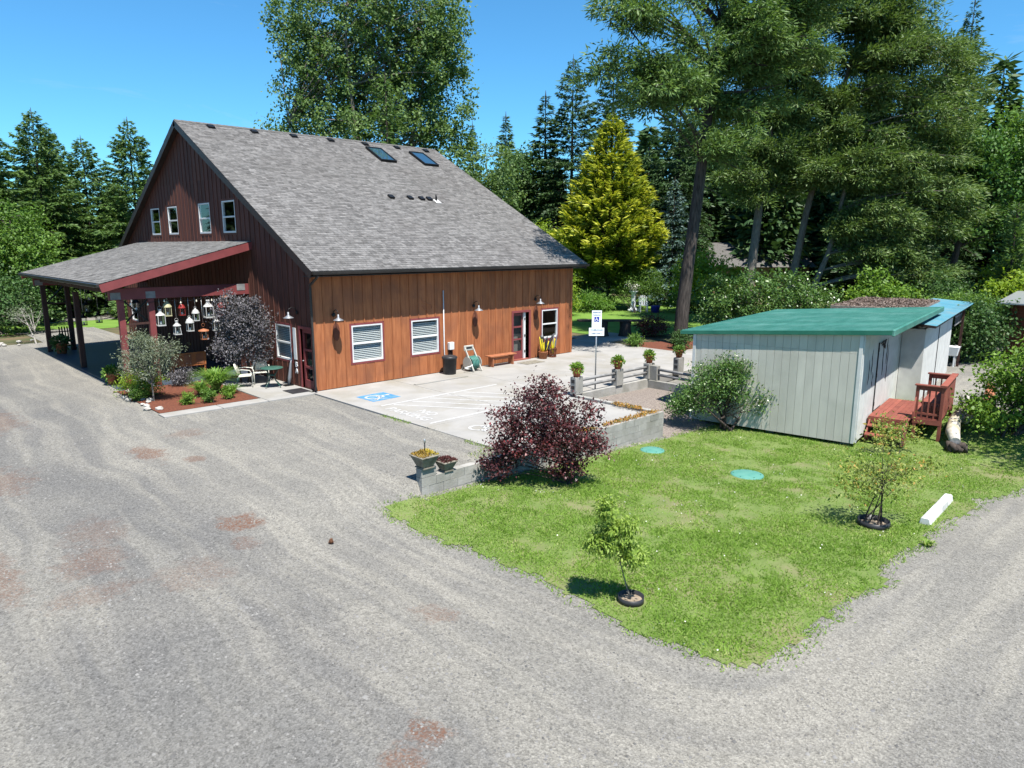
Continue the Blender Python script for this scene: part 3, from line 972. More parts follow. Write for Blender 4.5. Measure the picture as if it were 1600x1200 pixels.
def shingles(f, x0, x1, length, expo, seed):
    r = np.random.default_rng(seed)
    V, F, C = [], [], []
    n = int(math.ceil(length / expo))
    for i in range(n):
        t0, t1 = i * expo, min((i + 1) * expo + .012, length)
        x = x0 - r.uniform(0, .2)
        while x < x1:
            w = r.uniform(.13, .36)
            xa, xb = max(x, x0) + .002, min(x + w, x1) - .002
            x += w
            if xb <= xa:
                continue
            hb = .014 + r.uniform(0, .01)
            k = len(V)
            V += [f(xa, t0, 0), f(xb, t0, 0), f(xa, t0, hb), f(xb, t0, hb), f(xb, t1, .003), f(xa, t1, .003)]
            F += [(k, k + 1, k + 3, k + 2), (k + 2, k + 3, k + 4, k + 5)]
            q = r.beta(2, 2)
            C += [q, q]
    return V, F, C
V, F, C = shingles(slope_pt, -RO - .03, BL + RO + .03, RL, .143, 5)
o = npmesh('shingles', V, F, MT['shingle'], rf, C)
o['kind'] = 'stuff'
V, F, C = shingles(far_pt, -RO - .03, BL + RO + .03, RL, .8, 6)
o = npmesh('shingles', V, F, MT['shingle'], rf, C)
o['kind'] = 'stuff'
rc = MB()
for k in range(46):
    x = -RO + k * (BL + 2 * RO) / 46
    x2 = x + (BL + 2 * RO) / 46 + .02
    y = RIDGE_Y
    rc.add([(x, y - .16, 10.225), (x2, y - .16, 10.215), (x2, y, 10.305), (x, y, 10.315), (x2, y + .16, 10.215), (x, y + .16, 10.225)], [(0, 1, 2, 3), (3, 2, 4, 5)])
rc.build('ridge_cap', MT['shingle2'], rf)
for sgn, f in ((0, slope_pt), (1, far_pt)):
    for (xa, xb) in ((-RO - .03, -RO - .002), (BL + RO + .002, BL + RO + .03)):
        fb = MB()
        slab(fb, f, xa, xb, -.02, RL, -.26, -.004)
        fb.build('rake_board', MT['darktrim'], rf)
gt = MB()
prof = [(-.02, .0), (-.02, -.11), (-.1, -.115), (-.13, -.06), (-.135, .0), (-.115, .0), (-.1, -.05), (-.09, -.09), (-.04, -.09), (-.04, 0)]
n = len(prof)
P = [(x, -EO + dy, EZ + dz - .005) for x in (-RO - .02, BL + RO + .02) for dy, dz in prof]
gt.add(P, [(i, (i + 1) % n, n + (i + 1) % n, n + i) for i in range(n)])
gt.build('gutter', MT['gutter'], rf)
so_ = MB()
so_.box(-RO, BL + RO, -EO + .01, -.02, EZ - .19, EZ - .16)
so_.build('soffit', MT['darktrim'], rf)

def on_roof(x, y, h):      # a point h above the near slope over plan position (x, y)
    t = (y + EO) / RC
    return slope_pt(x, t, h)
def roof_box(mb, x0, x1, y0, y1, h0, h1):
    t0, t1 = (y0 + EO) / RC, (y1 + EO) / RC
    slab(mb, slope_pt, x0, x1, t0, t1, h0, h1)
for x in (1.1, 3.05, 4.97, 6.92, 8.88, 10.82, 12.72):
    v = MB()
    roof_box(v, x - .14, x + .14, 10.16, 10.4, .0, .085)
    roof_box(v, x - .17, x + .17, 10.1, 10.46, .0, .03)
    v.build('roof_vent', MT['blackmetal'], rf, bevel=.01)
for x in (8.55, 11.2):
    s = MB()
    w, y0, y1 = .92, 8.38, 9.78
    for (p, q, r_, s_) in ((x, x + .07, y0, y1), (x + w - .07, x + w, y0, y1), (x + .07, x + w - .07, y0, y0 + .07), (x + .07, x + w - .07, y1 - .07, y1)):
        roof_box(s, p, q, r_, s_, 0, .13)
    k = s.build('skylight', MT['blackmetal'], rf, bevel=.006)
    g = MB()
    roof_box(g, x + .07, x + w - .07, y0 + .07, y1 - .07, .08, .1)
    g.build('pane', MT['skyglass'], rf)
for x in (6.57, 7.59, 8.23, 8.66):
    v = MB()
    roof_box(v, x - .12, x + .12, 4.6, 4.85, 0, .1)
    v.build('roof_vent', MT['blackmetal'], rf, bevel=.01)
v = MB()
p = Vector(on_roof(9.0, 4.62, 0))
v.tube([p, p + Vector((0, 0, .3))], .045, 10)
v.build('vent_pipe', MT['blackmetal'], rf)
v = MB()
roof_box(v, 8.87, 9.15, 4.42, 4.72, .012, .03)
v.build('pipe_flashing', MT['white'], rf)

# ---------------------------------------------------------------- porch
PX0, PY0, PY1, PZE, PZW = -5.3, 4.45, 17.9, 3.78, 5.2
PLN = math.hypot(-PX0, PZW - PZE)
pc, ps = -PX0 / PLN, (PZW - PZE) / PLN
porch_pt = lambda y, t, h=0.: (PX0 + t * pc - h * ps, y, PZE + t * ps + h * pc)
mb = MB()
mb.hexa([porch_pt(PY0, 0, -.1), porch_pt(PY0, PLN, -.1), porch_pt(PY1, PLN, -.1), porch_pt(PY1, 0, -.1),
         porch_pt(PY0, 0, -.002), porch_pt(PY0, PLN, -.002), porch_pt(PY1, PLN, -.002), porch_pt(PY1, 0, -.002)])
prf = mb.build('porch_roof', MT['darktrim'], barn)
V, F, C = shingles(porch_pt, PY0 - .02, PY1 + .02, PLN - .03, .143, 8)
o = npmesh('shingles', V, F, MT['shingle2'], prf, C)
o['kind'] = 'stuff'
for y in (PY0 - .04, PY1 + .01):
    f = MB()
    f.hexa([porch_pt(y, -.05, -.29), porch_pt(y, PLN - .03, -.29), porch_pt(y + .035, PLN - .03, -.29), porch_pt(y + .035, -.05, -.29),
            porch_pt(y, -.05, -.02), porch_pt(y, PLN - .03, -.02), porch_pt(y + .035, PLN - .03, -.02), porch_pt(y + .035, -.05, -.02)])
    f.build('fascia', MT['maroon'], prf)
MB().box(PX0 - .12, PX0 - .01, PY0 - .02, PY1 + .02, PZE - .13, PZE - .01).build('gutter', MT['gutter'], prf, bevel=.015)
for k in range(12):
    y = PY0 + .5 + k * 1.13
    r = MB()
    r.beam(porch_pt(y, .15, -.2), porch_pt(y, PLN - .1, -.2), .05, .18)
    r.build('rafter', MT['post'], prf)
def post(x, y, w=.2):
    return MB().box(x - w / 2, x + w / 2, y - w / 2, y + w / 2, .034, 3.175).build('post', MT['maroon'] if y < 6 else MT['post'], barn, bevel=.008)
for y in (5.02, 17.4):
    post(-4.6, y); post(-3.62, y)
    for z in (2.32,):
        MB().beam((-4.5, y, z), (-3.72, y, z), .07, .07).build('tie', MT['post'], barn)
    for a, b in (((-4.5, y, 2.36), (-3.72, y, 3.16)), ((-4.5, y + .06, 3.16), (-3.72, y + .06, 2.36))):
        MB().beam(a, b, .04, .05).build('brace', MT['blackmetal'], barn)
    MB().box(-4.95, -.03, y - .09, y + .09, 3.18, 3.58).build('beam', MT['maroon'], barn, bevel=.006)
    for (p, q) in ((-4.75, 3.2), (-3.62, 3.2), (-.35, 3.34)):
        MB().box(p - .16, p + .16, y - .1, y - .091, q, q + .24).build('beam_plate', MT['rail'], barn)
post(-4.6, 11.2)
MB().beam((-4.5, 17.4, .95), (-3.72, 17.4, .95), .05, .05).build('tie', MT['post'], barn)
MB().box(-4.7, -4.5, 4.95, 17.5, 3.36, 3.62).build('beam', MT['post'], barn, bevel=.006)
pf = MB().box(-4.92, -.02, 4.86, 19.0, -.2, .034).build('porch_floor', MT['porchfloor'], None, bevel=.01)
tag(pf, 'dark sealed concrete floor under the porch', kind='structure')

# string of bulbs under the near beam
sl_ = empty('string_lights', (-4.4, 4.9, 3.1), 'string of small clear bulbs under the near porch beam', 'string lights')
pts = [(-4.6 + k * .28, 4.86, 3.13 - .09 * math.sin(math.pi * ((k * .28) % 1.4) / 1.4)) for k in range(14)]
MB().tube(pts, .008, 5).build('cable', MT['blackmetal'], sl_)
for p in pts[1::2]:
    MB().lathe([(0, -.1), (.025, -.085), (.03, -.06), (.012, -.02), (.012, 0)], p, 8).build('bulb', MT['bulb'], sl_)
# ---------------------------------------------------------------- things on and round the barn
def face_copy(proto, loc, rz, label, first):
    o = proto if first else copy_tree(proto)
    o.location = loc
    o.rotation_euler.z = rz
    o['label'] = label
    return o

# gooseneck wall lamps (local: wall plane y = 0, lamp reaches to -Y)
lamp = empty('wall_lamp', (0, 0, 0), 'x', 'wall lamp', 'gooseneck lamps on the barn walls')
MB().tube([(0, -.02, .16), (0, -.06, .3), (0, -.2, .36), (0, -.32, .3), (0, -.34, .18)], .014, 7).build('arm', MT['blackmetal'], lamp, True)
MB().lathe([(0, -.008), (.07, -.008), (.07, .02), (0, .02)], (0, 0, 0), 12).build('wall_plate', MT['blackmetal'], lamp, True).rotation_euler.x = rad(90)
lamp.children[1].location = (0, -.02, .16)
MB().lathe([(0, .2), (.03, .2), (.035, .1), (.06, .07), (.18, .0), (.185, -.01), (.17, 0.002), (.05, .06), (0, .07)], (0, -.34, 0), 16).build('shade', MT['lampgrey'], lamp, True)
for i, (p, rz, lb) in enumerate((
        ((.76, -.044, 2.5), 0, 'grey gooseneck lamp on the long wall nearest the barn corner'),
        ((7.2, -.044, 2.44), 0, 'grey gooseneck lamp on the long wall above the hose reel and bench'),
        ((10.82, -.044, 2.52), 0, 'grey gooseneck lamp between the open door and the end window'),
        ((-.044, 1.02, 2.56), -math.pi / 2, 'grey gooseneck lamp on the shaded gable beside the corner door'))):
    face_copy(lamp, p, rz, lb, i == 0)
ov = MB().prism([(.135 * math.cos(t * math.pi / 12), 0, .32 * math.sin(t * math.pi / 12)) for t in range(24)], (0, -.025, 0)).build('oval_plaque', MT['rust'], None)
tag(ov, 'x', 'plaque', 'rust-brown oval plaques under the wall lamps')
for i, (x, z, lb) in enumerate(((.84, 2.06, 'rust-brown oval plaque on the wall nearest the barn corner'),
                                (7.27, 2.05, 'rust-brown oval plaque on the wall above the hose reel'),
                                (10.86, 2.09, 'rust-brown oval plaque between the open door and end window'))):
    face_copy(ov, (x, -.05, z), 0, lb, i == 0)
# white board and letters by the corner door
wb = MB().box(-.075, -.05, 1.2, 1.4, 1.02, 2.16).build('wall_board', MT['white'], None)
tag(wb, 'tall narrow white board on the gable beside the corner door', 'board')
for ch, z in (('B', .83), ('A', .6)):
    Mt = Matrix(((0, 0, -1, -.062), (-1, 0, 0, 1.27), (0, 1, 0, z), (0, 0, 0, 1)))
    tag(text_mesh('wall_letter', ch, .27, MT['white'], Mt, None, .015), 'white letter %s hung below the tall white board' % ch, 'letter')
# conduit, meter box, cable loop
cdt = MB().tube([(5.62, -.075, 3.3), (5.62, -.075, 1.0), (5.62, -.08, .75), (5.72, -.1, .55), (5.8, -.12, .45)], .022, 8).build('conduit', MT['white'], None)
tag(cdt, 'white conduit running down the long wall beside the second window', 'pipe')
mbx = empty('meter_box', (5.93, -.1, .9), 'small white utility box on the wall above the black bin', 'utility box')
MB().box(5.81, 6.05, -.19, -.045, .92, 1.22).build('box', MT['white'], mbx, bevel=.01)
for x in (5.85, 5.93, 6.0):
    MB().tube([(x, -.1, .92), (x, -.1, .5)], .02, 6).build('pipe', MT['blackmetal'], mbx)
cl = [(4.56, 3.08), (4.6, 2.9), (4.75, 2.86), (5.0, 2.8), (5.05, 2.68), (4.95, 2.52), (4.85, 2.5), (4.8, 2.58), (4.7, 2.6), (4.62, 2.75)]
tag(MB().tube([(x, -.06, z) for x, z in cl], .008, 5).build('hanging_cable', MT['benchwood'], None), 'thin loop of loose cable above the second window', 'cable')

# bin
can = empty('trash_bin', (5.5, -.55, PT), 'round black lidded bin against the long wall', 'bin')
MB().lathe([(0, 0), (.24, 0), (.25, .02), (.285, .62), (.3, .62), (.3, .66), (.27, .66)], (5.5, -.55, PT), 20).build('body', MT['black'], can)
MB().lathe([(.31, .64), (.31, .69), (.25, .73), (.1, .755), (0, .76)], (5.5, -.55, PT), 20).build('lid', MT['black'], can)
# hose reel
MT['reel'] = mat('beige_plastic', (.36, .35, .31), rough=.5)
hr = empty('hose_reel', (6.6, -.5, PT), 'white framed hose reel cart wound with green hose', 'hose reel')
for x in (6.42, 6.84):
    MB().beam((x, -.95, PT + .03), (x - .02, -.4, 1.0), .05, .05).build('frame_leg', MT['reel'], hr)
    MB().beam((x, -.2, PT + .03), (x, -.55, .7), .05, .05).build('frame_leg', MT['reel'], hr)
MB().box(6.36, 6.86, -.44, -.38, .84, 1.06).build('handle', MT['reel'], hr, bevel=.02)
MB().box(6.46, 6.76, -.445, -.438, .92, 1.0).build('grip_hole', MT['black'], hr)
ax = Vector((1, 0, 0))
d = MB()
for k in range(9):
    x = 6.47 + k * .04
    r_ = .25 + .02 * (k % 2)
    d.tube([(x, -.6 + r_ * math.cos(t * math.pi / 8), .36 + r_ * math.sin(t * math.pi / 8)) for t in range(17)], .024, 6)
d.build('hose', MT['hose'], hr)
for x in (6.36, 6.9):
    MB().tube([(x, -.6, .36), (x + .02, -.6, .36)], .27, 16).build('drum_side', MT['reel'], hr)
lp = MB()
lp.tube([(6.3 + .16 * math.cos(t * .55), -.75 + .1 * math.sin(t * .5), .1 + .02 * t) for t in range(13)], .016, 6)
lp.build('loose_hose', MT['plasticwhite'], hr)
# wooden bench by the door
bn = empty('wooden_bench', (8.35, -.45, PT), 'low red-brown wooden bench between hose reel and door', 'bench')
MB().box(7.62, 9.1, -.66, -.28, .46, .51).build('seat', MT['benchwood'], bn, bevel=.008)
for x in (7.75, 8.9):
    MB().box(x, x + .06, -.62, -.32, PT, .46).build('leg', MT['benchwood'], bn, bevel=.006)
MB().box(7.82, 8.9, -.5, -.45, .3, .4).build('stretcher', MT['benchwood'], bn, bevel=.006)
# tubs by the end window
def cone_bundle(c, items, parent, seed):
    r = random.Random(seed)
    for (nm, m_, n, w, ln) in items:
        for _ in range(n):
            a = r.uniform(0, 6.28)
            lean = r.uniform(.15, .65)
            p0 = Vector((c[0] + .06 * math.cos(a), c[1] + .06 * math.sin(a), c[2]))
            d = Vector((math.cos(a) * lean, math.sin(a) * lean * .6, 1)).normalized()
            L_ = ln * r.uniform(.7, 1.1)
            MB().tube([p0, p0 + d * L_ * .45, p0 + d * L_ * .85, p0 + d * L_], [.02, w, w * .5, .008], 6).build(nm, m_, parent)
tb = empty('brown_tub', (10.95, -.45, PT), 'brown ribbed tub of folded black and yellow umbrellas right of the door', 'tub')
MB().lathe([(0, .0), (.17, 0), (.2, .3), (.215, .3), (.215, .33), (.18, .33), (.17, .28), (0, .27)], (10.95, -.45, PT), 18).build('body', MT['benchwood'], tb)
cone_bundle((10.95, -.45, .25), (('black_umbrella', MT['black'], 7, .085, 1.0), ('yellow_umbrella', MT['yellow'], 5, .045, .75)), tb, 4)
tb2 = empty('rust_stand', (11.6, -.4, PT), 'rusty lattice stand of yellow umbrellas under the end window', 'stand')
lt = MB()
for k in range(12):
    t = k * math.pi / 6
    lt.beam((11.6 + .17 * math.cos(t), -.4 + .17 * math.sin(t), PT), (11.6 + .2 * math.cos(t + .5), -.4 + .2 * math.sin(t + .5), .42), .03, .015)
    lt.beam((11.6 + .17 * math.cos(t), -.4 + .17 * math.sin(t), PT), (11.6 + .2 * math.cos(t - .5), -.4 + .2 * math.sin(t - .5), .42), .03, .015)
lt.lathe([(.15, 0), (.19, 0), (.19, .04), (.15, .04)], (11.6, -.4, PT), 14)
lt.lathe([(.19, .38), (.21, .38), (.21, .42), (.19, .42)], (11.6, -.4, PT), 14)
lt.build('basket', MT['rust'], tb2)
cone_bundle((11.6, -.4, .2), (('yellow_umbrella', MT['yellow'], 6, .04, .75), ('grey_umbrella', MT['lampgrey'], 3, .05, .95)), tb2, 9)
# door mats
tag(MB().box(9.25, 10.35, -1.15, -.5, PT + .001, PT + .014).build('door_mat', MT['stonepot'], None), 'grey-green mat on the patio before the open door', 'mat')
tag(MB().box(-.85, -.16, .1, .85, .047, .06).build('door_mat', MT['black'], None), 'dark mat at the corner door', 'mat')

# ---------------------------------------------------------------- terrace furniture by the gable
def terrace_chair(loc, rz, label):
    c = empty('garden_chair', loc, label, 'chair', 'cream sling chairs by the gable', rz)
    MB().add([(-.24, -.22, .43), (.24, -.22, .43), (.24, .2, .41), (-.24, .2, .41), (-.24, -.22, .41), (.24, -.22, .41), (.24, .2, .39), (-.24, .2, .39)],
             [(0, 1, 2, 3), (7, 6, 5, 4), (0, 4, 5, 1), (1, 5, 6, 2), (2, 6, 7, 3), (3, 7, 4, 0)]).build('seat', MT['cream'], c, True)
    bk = MB()
    n = 8
    P = []
    for k in range(n + 1):
        t = math.pi * (k / n) 
        x = -.26 * math.cos(t)
        y = .2 + .1 * math.sin(t)
        top = .62 + .22 * math.sin(t) ** .6
        P += [(x, y, .44), (x, y + .06, top)]
    bk.add(P, [(2 * k, 2 * k + 2, 2 * k + 3, 2 * k + 1) for k in range(n)], True)
    o = bk.build('backrest', MT['cream'], c, True)
    m_ = o.modifiers.new('thick', 'SOLIDIFY')
    m_.thickness = .02
    for s in (-1, 1):
        MB().tube([(s * .26, .24, .84 - .2), (s * .3, .05, .66), (s * .29, -.2, .63), (s * .26, -.26, .5), (s * .25, -.27, .0)], .014, 7).build('arm', MT['cream'], c, True)
        MB().tube([(s * .22, .2, .42), (s * .26, .32, 0)], .013, 6).build('leg', MT['greenmetal'], c, True)
    return c
terrace_chair((-1.45, 2.5, .046), rad(60), 'cream sling chair beside the mulch bed, left of the green table')
terrace_chair((-.75, 2.75, .046), rad(-20), 'cream sling chair behind the round green table')
gt_ = empty('garden_table', (-.78, 1.75, .046), 'round green metal table between the cream chairs', 'table')
MB().lathe([(0, .68), (.38, .68), (.4, .695), (.38, .71), (0, .71)], (-.78, 1.75, .046), 24).build('top', MT['greenmetal'], gt_)
for k in range(4):
    t = k * math.pi / 2 + .4
    pt = lambda r_, z: (-.78 + r_ * math.cos(t), 1.75 + r_ * math.sin(t), .046 + z)
    MB().tube([pt(.3, .68), pt(.12, .45), pt(.14, .25), pt(.34, .06), pt(.36, 0)], .016, 6).build('leg', MT['greenmetal'], gt_)
MB().lathe([(.1, .42), (.13, .42), (.13, .45), (.1, .45)], (-.78, 1.75, .046), 12).build('ring', MT['greenmetal'], gt_)
# small garden ornaments against the gable
ob = empty('folded_umbrella_stand', (-.3, 1.75, .046), 'slate-blue folded parasol in a base by the gable wall', 'parasol')
MB().tube([(-.25, 1.6, .05), (-.2, 1.58, .35), (-.14, 1.56, .85), (-.12, 1.55, .98)], [.05, .07, .04, .01], 8).build('canopy', MT['lampgrey'], ob)
MB().box(-.42, -.1, 1.5, 1.72, .047, .09).build('base', MT['blackmetal'], ob)

# ---------------------------------------------------------------- lanterns hung from the porch beam
def lantern(loc, s, kind, label, ztop):
    m_ = {'w': MT['lanternwhite'], 'y': MT['yellowpot'], 'r': MT['red'], 'k': MT['blackmetal'], 'o': MT['benchwood']}[kind[0]]
    L_ = empty('lantern', loc, label, 'lantern', 'lanterns hung under the porch')
    s = s * .88
    w = .1 * s
    MB().box(-w * 1.15, w * 1.15, -w * 1.15, w * 1.15, -.2 * s, -.17 * s).build('base', m_, L_, True)
    for x in (-1, 1):
        for y in (-1, 1):
            MB().beam((x * w, y * w, -.17 * s), (x * w * (.75 if 't' in kind else 1), y * w * (.75 if 't' in kind else 1), .12 * s), .018 * s, .018 * s).build('frame_bar', m_, L_, True)
    MB().box(-w * .8, w * .8, -w * .8, w * .8, -.165 * s, .115 * s).build('pane', MT['glass'], L_, True)
    if 'd' in kind:
        prof = [(1.6 * w, .12 * s), (1.5 * w, .16 * s), (w, .26 * s), (.3 * w, .31 * s), (.25 * w, .35 * s), (0, .36 * s)]
    elif 'f' in kind:
        prof = [(2.0 * w, .11 * s), (1.9 * w, .15 * s), (.3 * w, .2 * s), (0, .21 * s)]
    else:
        prof = [(1.45 * w, .12 * s), (1.3 * w, .15 * s), (.5 * w, .22 * s), (.5 * w, .27 * s), (.6 * w, .28 * s), (.5 * w, .31 * s), (0, .32 * s)]
    MB().lathe(prof, (0, 0, 0), 8 if 'd' not in kind else 14).build('lantern_cap', m_, L_, True)
    MB().tube([(.06 * s * math.cos(t * math.pi / 8), 0, .34 * s + .06 * s * math.sin(t * math.pi / 8)) for t in range(17)], .006, 5).build('ring', m_, L_, True)
    if ztop - loc[2] > .42 * s:
        MB().tube([(0, 0, .4 * s), (0, 0, ztop - loc[2])], .009, 5).build('cord', MT['steel'], L_, True)
    MB().lathe([(0, -.16 * s), (.035 * s, -.16 * s), (.035 * s, -.06 * s), (0, -.06 * s)], (0, 0, 0), 8).build('candle', MT['white'], L_, True)
for (x, z, s, k, lb) in (
        (-3.34, 2.42, 1.35, 'w', 'large white lantern hanging nearest the porch post'),
        (-3.08, 2.72, 1.15, 'yd', 'cream domed lantern, second from the porch post and hung high'),
        (-2.58, 2.68, .95, 'rd', 'small white-topped red lantern hung high near the middle'),
        (-2.8, 2.02, 1.15, 'wt', 'white tapered lantern, lowest hung near the porch post'),
        (-2.34, 2.1, 1.1, 'wd', 'white lantern hung low on a long cord left of middle'),
        (-2.1, 2.45, 1.0, 'wd', 'small white lantern at middle height in the porch opening'),
        (-1.86, 1.76, 1.15, 'of', 'wide-roofed brown lantern, the lowest of all'),
        (-1.62, 2.62, 1.5, 'w', 'tall white lantern with round hoop, high beside the purple bush'),
        (-1.38, 2.06, 1.2, 'wt', 'white tapered lantern low beside the purple bush'),
        (-1.14, 2.6, 1.1, 'rd', 'red lantern partly behind the purple bush'),
        (-.98, 3.0, 1.0, 'of', 'brown wide-roofed lantern high behind the purple bush')):
    lantern((x, 5.0, z), s, k, lb, 3.18)
for (x, y, z, lb) in ((-3.66, 12, 1.97, 'black lantern low in the far porch opening'), (-4.24, 12, 1.9, 'black lantern beside the middle porch post'),
                      (-3.94, 12, 2.92, 'black lantern high in the far porch opening'), (-4.08, 12, 2.45, 'black lantern at half height behind the middle porch post'),
                      (-3.3, 12, 2.3, 'black lantern right side of the far porch opening'), (-4.1, 5.02, 2.95, 'black lantern between the paired near posts')):
    lantern((x, y, z), 1.1, 'k', lb, 4.0 if y > 6 else 3.18)
# porch bench, chair, pots
pb = empty('porch_bench', (-2.1, 6.4, .034), 'orange-brown wooden bench with panelled back under the porch', 'bench')
MB().box(-2.75, -1.45, 6.15, 6.55, .44, .49).build('seat', MT['orangewood'], pb, bevel=.006)
MB().box(-2.75, -1.45, 6.1, 6.15, .42, .95).build('backrest', MT['orangewood'], pb, bevel=.006)
for x in (-2.6, -2.15, -1.7):
    MB().box(x - .14, x + .14, 6.085, 6.099, .5, .88).build('back_panel', MT['benchwood'], pb)
for x in (-2.72, -1.54):
    for y in (6.12, 6.48):
        MB().box(x, x + .06, y, y + .06, .034, .44).build('leg', MT['orangewood'], pb)
rk = empty('rocking_chair', (-3.75, 17.9, .034), 'dark wooden rocking chair at the far end of the porch', 'chair')
MB().box(-4.0, -3.5, 17.6, 18.1, .4, .45).build('seat', MT['blackmetal'], rk)
for k in range(5):
    MB().beam((-3.98 + k * .115, 18.1, .45), (-3.98 + k * .115, 18.25, 1.1), .06, .02).build('back_slat', MT['blackmetal'], rk)
for x in (-4.0, -3.52):
    MB().tube([(x, 17.3 + k * .14, .06 + .012 * (k - 3.5) ** 2 * .6) for k in range(8)], .025, 6).build('rocker', MT['blackmetal'], rk)
    for y in (17.62, 18.06):
        MB().beam((x, y, .08), (x, y, .62), .04, .04).build('leg', MT['blackmetal'], rk)
    MB().beam((x, 17.55, .64), (x, 18.15, .64), .07, .03).build('armrest', MT['blackmetal'], rk)

# ---------------------------------------------------------------- sign
sg = empty('parking_sign', (7.3, -6.5, PT), 'white accessible parking sign with blue wheelchair square on a thin steel post', 'sign')
MB().tube([(7.3, -6.5, PT), (7.3, -6.5, 2.78)], .025, 8).build('post', MT['steel'], sg)
vd = (Vector((-.69, -.72, 0))).normalized()        # the plates face the driveway
rt = Vector((-vd.y, vd.x, 0))
def sign_m(z, off):
    p = Vector((7.3, -6.5, z)) + vd * off
    return Matrix(((rt.x, 0, vd.x, p.x), (rt.y, 0, vd.y, p.y), (0, 1, 0, p.z), (0, 0, 0, 1)))
def plate(name, w, h, z, m_, off, th=.006, par=None):
    M_ = sign_m(z, off)
    mb = MB().box(-w / 2, w / 2, -h / 2, h / 2, -th, 0)
    mb.v = [tuple(M_ @ Vector(p)) for p in mb.v]
    return mb.build(name, m_, par or sg, bevel=.0)
up_ = plate('upper_plate', .34, .6, 2.53, MT['signw'], .04)
lo_ = plate('lower_plate', .53, .28, 2.09, MT['signw'], .042)
bq = plate('blue_square', .17, .18, 2.52, MT['signblue'], .043, .002, up_)
wheelchair(up_, sign_m(2.52, .044), .17, MT['signw'])
for body, size, z in (('RESERVED', .062, 2.76), ('PARKING', .062, 2.67)):
    text_mesh('sign_words', body, size, MT['signtext'], sign_m(z, .043), up_)
for body, size, z in (('WHEELCHAIR', .07, 2.15), ('USER ONLY', .07, 2.03)):
    text_mesh('sign_words', body, size, MT['signtext'], sign_m(z, .045), lo_)

# ---------------------------------------------------------------- septic lids, tree rings, parking stop, pine cone
def lidobj(x, y, r_, label):
    o = empty('septic_lid', (x, y, tz(x, y)), label, 'lid', 'green plastic lids in the lawn')
    z = tz(x, y)
    MB().lathe([(r_ * 1.12, -.02), (r_ * 1.12, .03), (r_, .045), (0, .05)], (x, y, z), 28).build('lid', MT['lid'], o)
    for k in range(6):
        t = k * math.pi / 3
        MB().lathe([(.02, .04), (.02, .056), (0, .058)], (x + r_ * .9 * math.cos(t), y + r_ * .9 * math.sin(t), z), 6).build('bolt', MT['greentrim'], o)
lidobj(4.25, -11.12, .3, 'round teal lid in the grass near the block wall')
lidobj(4.25, -13.98, .36, 'round teal lid in the middle of the lawn')
def ring(x, y, r_, h, label):
    o = empty('tree_ring', (x, y, tz(x, y)), label, 'edging ring', 'black plastic rings round saplings')
    z = tz(x, y)
    MB().lathe([(r_ * .97, 0), (r_, 0), (r_, h), (r_ * .95, h), (r_ * .95, .03), (0, .035)], (x, y, z), 30).build('hoop', MT['black'], o)
    MB().lathe([(r_ * .93, .04), (0, .06)], (x, y, z), 20).build('soil', MT['soil'], o)
ring(-3.52, -16.2, .2, .11, 'black plastic ring lying round the leafy green sapling')
ring(2.95, -17.45, .3, .14, 'black plastic ring round the yellow-leaved sapling')
st = empty('parking_stop', (4.95, -18.05, tz(4.9, -18)), 'white painted concrete parking stop at the lawn edge', 'parking stop')
a, b = Vector((3.85, -18.13, 0)), Vector((6.15, -17.95, 0))
d = (b - a).normalized()
n_ = Vector((-d.y, d.x, 0))
za = tz(a.x, a.y) + .01
zb_ = tz(b.x, b.y) + .01
prof = [(-.11, -.03), (-.085, .12), (-.06, .145), (.06, .145), (.085, .12), (.11, -.03)]
for (t0, t1) in ((0, .52), (.52, .78), (.78, 1)):
    mb = MB()
    P = []
    for t in (t0 + .002, t1 - .002):
        c = a.lerp(b, t)
        P += [(c.x + n_.x * u, c.y + n_.y * u, za + (zb_ - za) * t + z) for u, z in prof]
    k = len(prof)
    mb.add(P, [(i, (i + 1) % k, k + (i + 1) % k, k + i) for i in range(k)] + [tuple(range(k))[::-1], tuple(range(k, 2 * k))])
    mb.build('stop_section', MT['white'] if t0 != .52 else MT['paintw'], st, bevel=.01)
pc_ = empty('pine_cone', (-5.87, -11.32, 0), 'lone brown pine cone on the open gravel', 'pine cone')
zc = tz(-5.87, -11.32)
MB().lathe([(0, 0), (.025, .01), (.04, .035), (.032, .075), (.012, .1), (0, .105)], (-5.87, -11.32, zc), 9).build('core', MT['cone'], pc_)
sc_ = MB()
for k in range(40):
    t = k * 2.4
    h = .012 + .0021 * k
    r_ = .04 * math.sin(min(1, (k + 6) / 30) * math.pi * .75 + .4)
    p = Vector((-5.87 + r_ * math.cos(t), -11.32 + r_ * math.sin(t), zc + h))
    o_ = Vector((math.cos(t), math.sin(t), .35)) * .024
    w_ = Vector((-math.sin(t), math.cos(t), 0)) * .013
    sc_.add([p - w_, p + w_, p + o_], [(0, 1, 2)])
sc_.build('scales', MT['cone'], pc_)

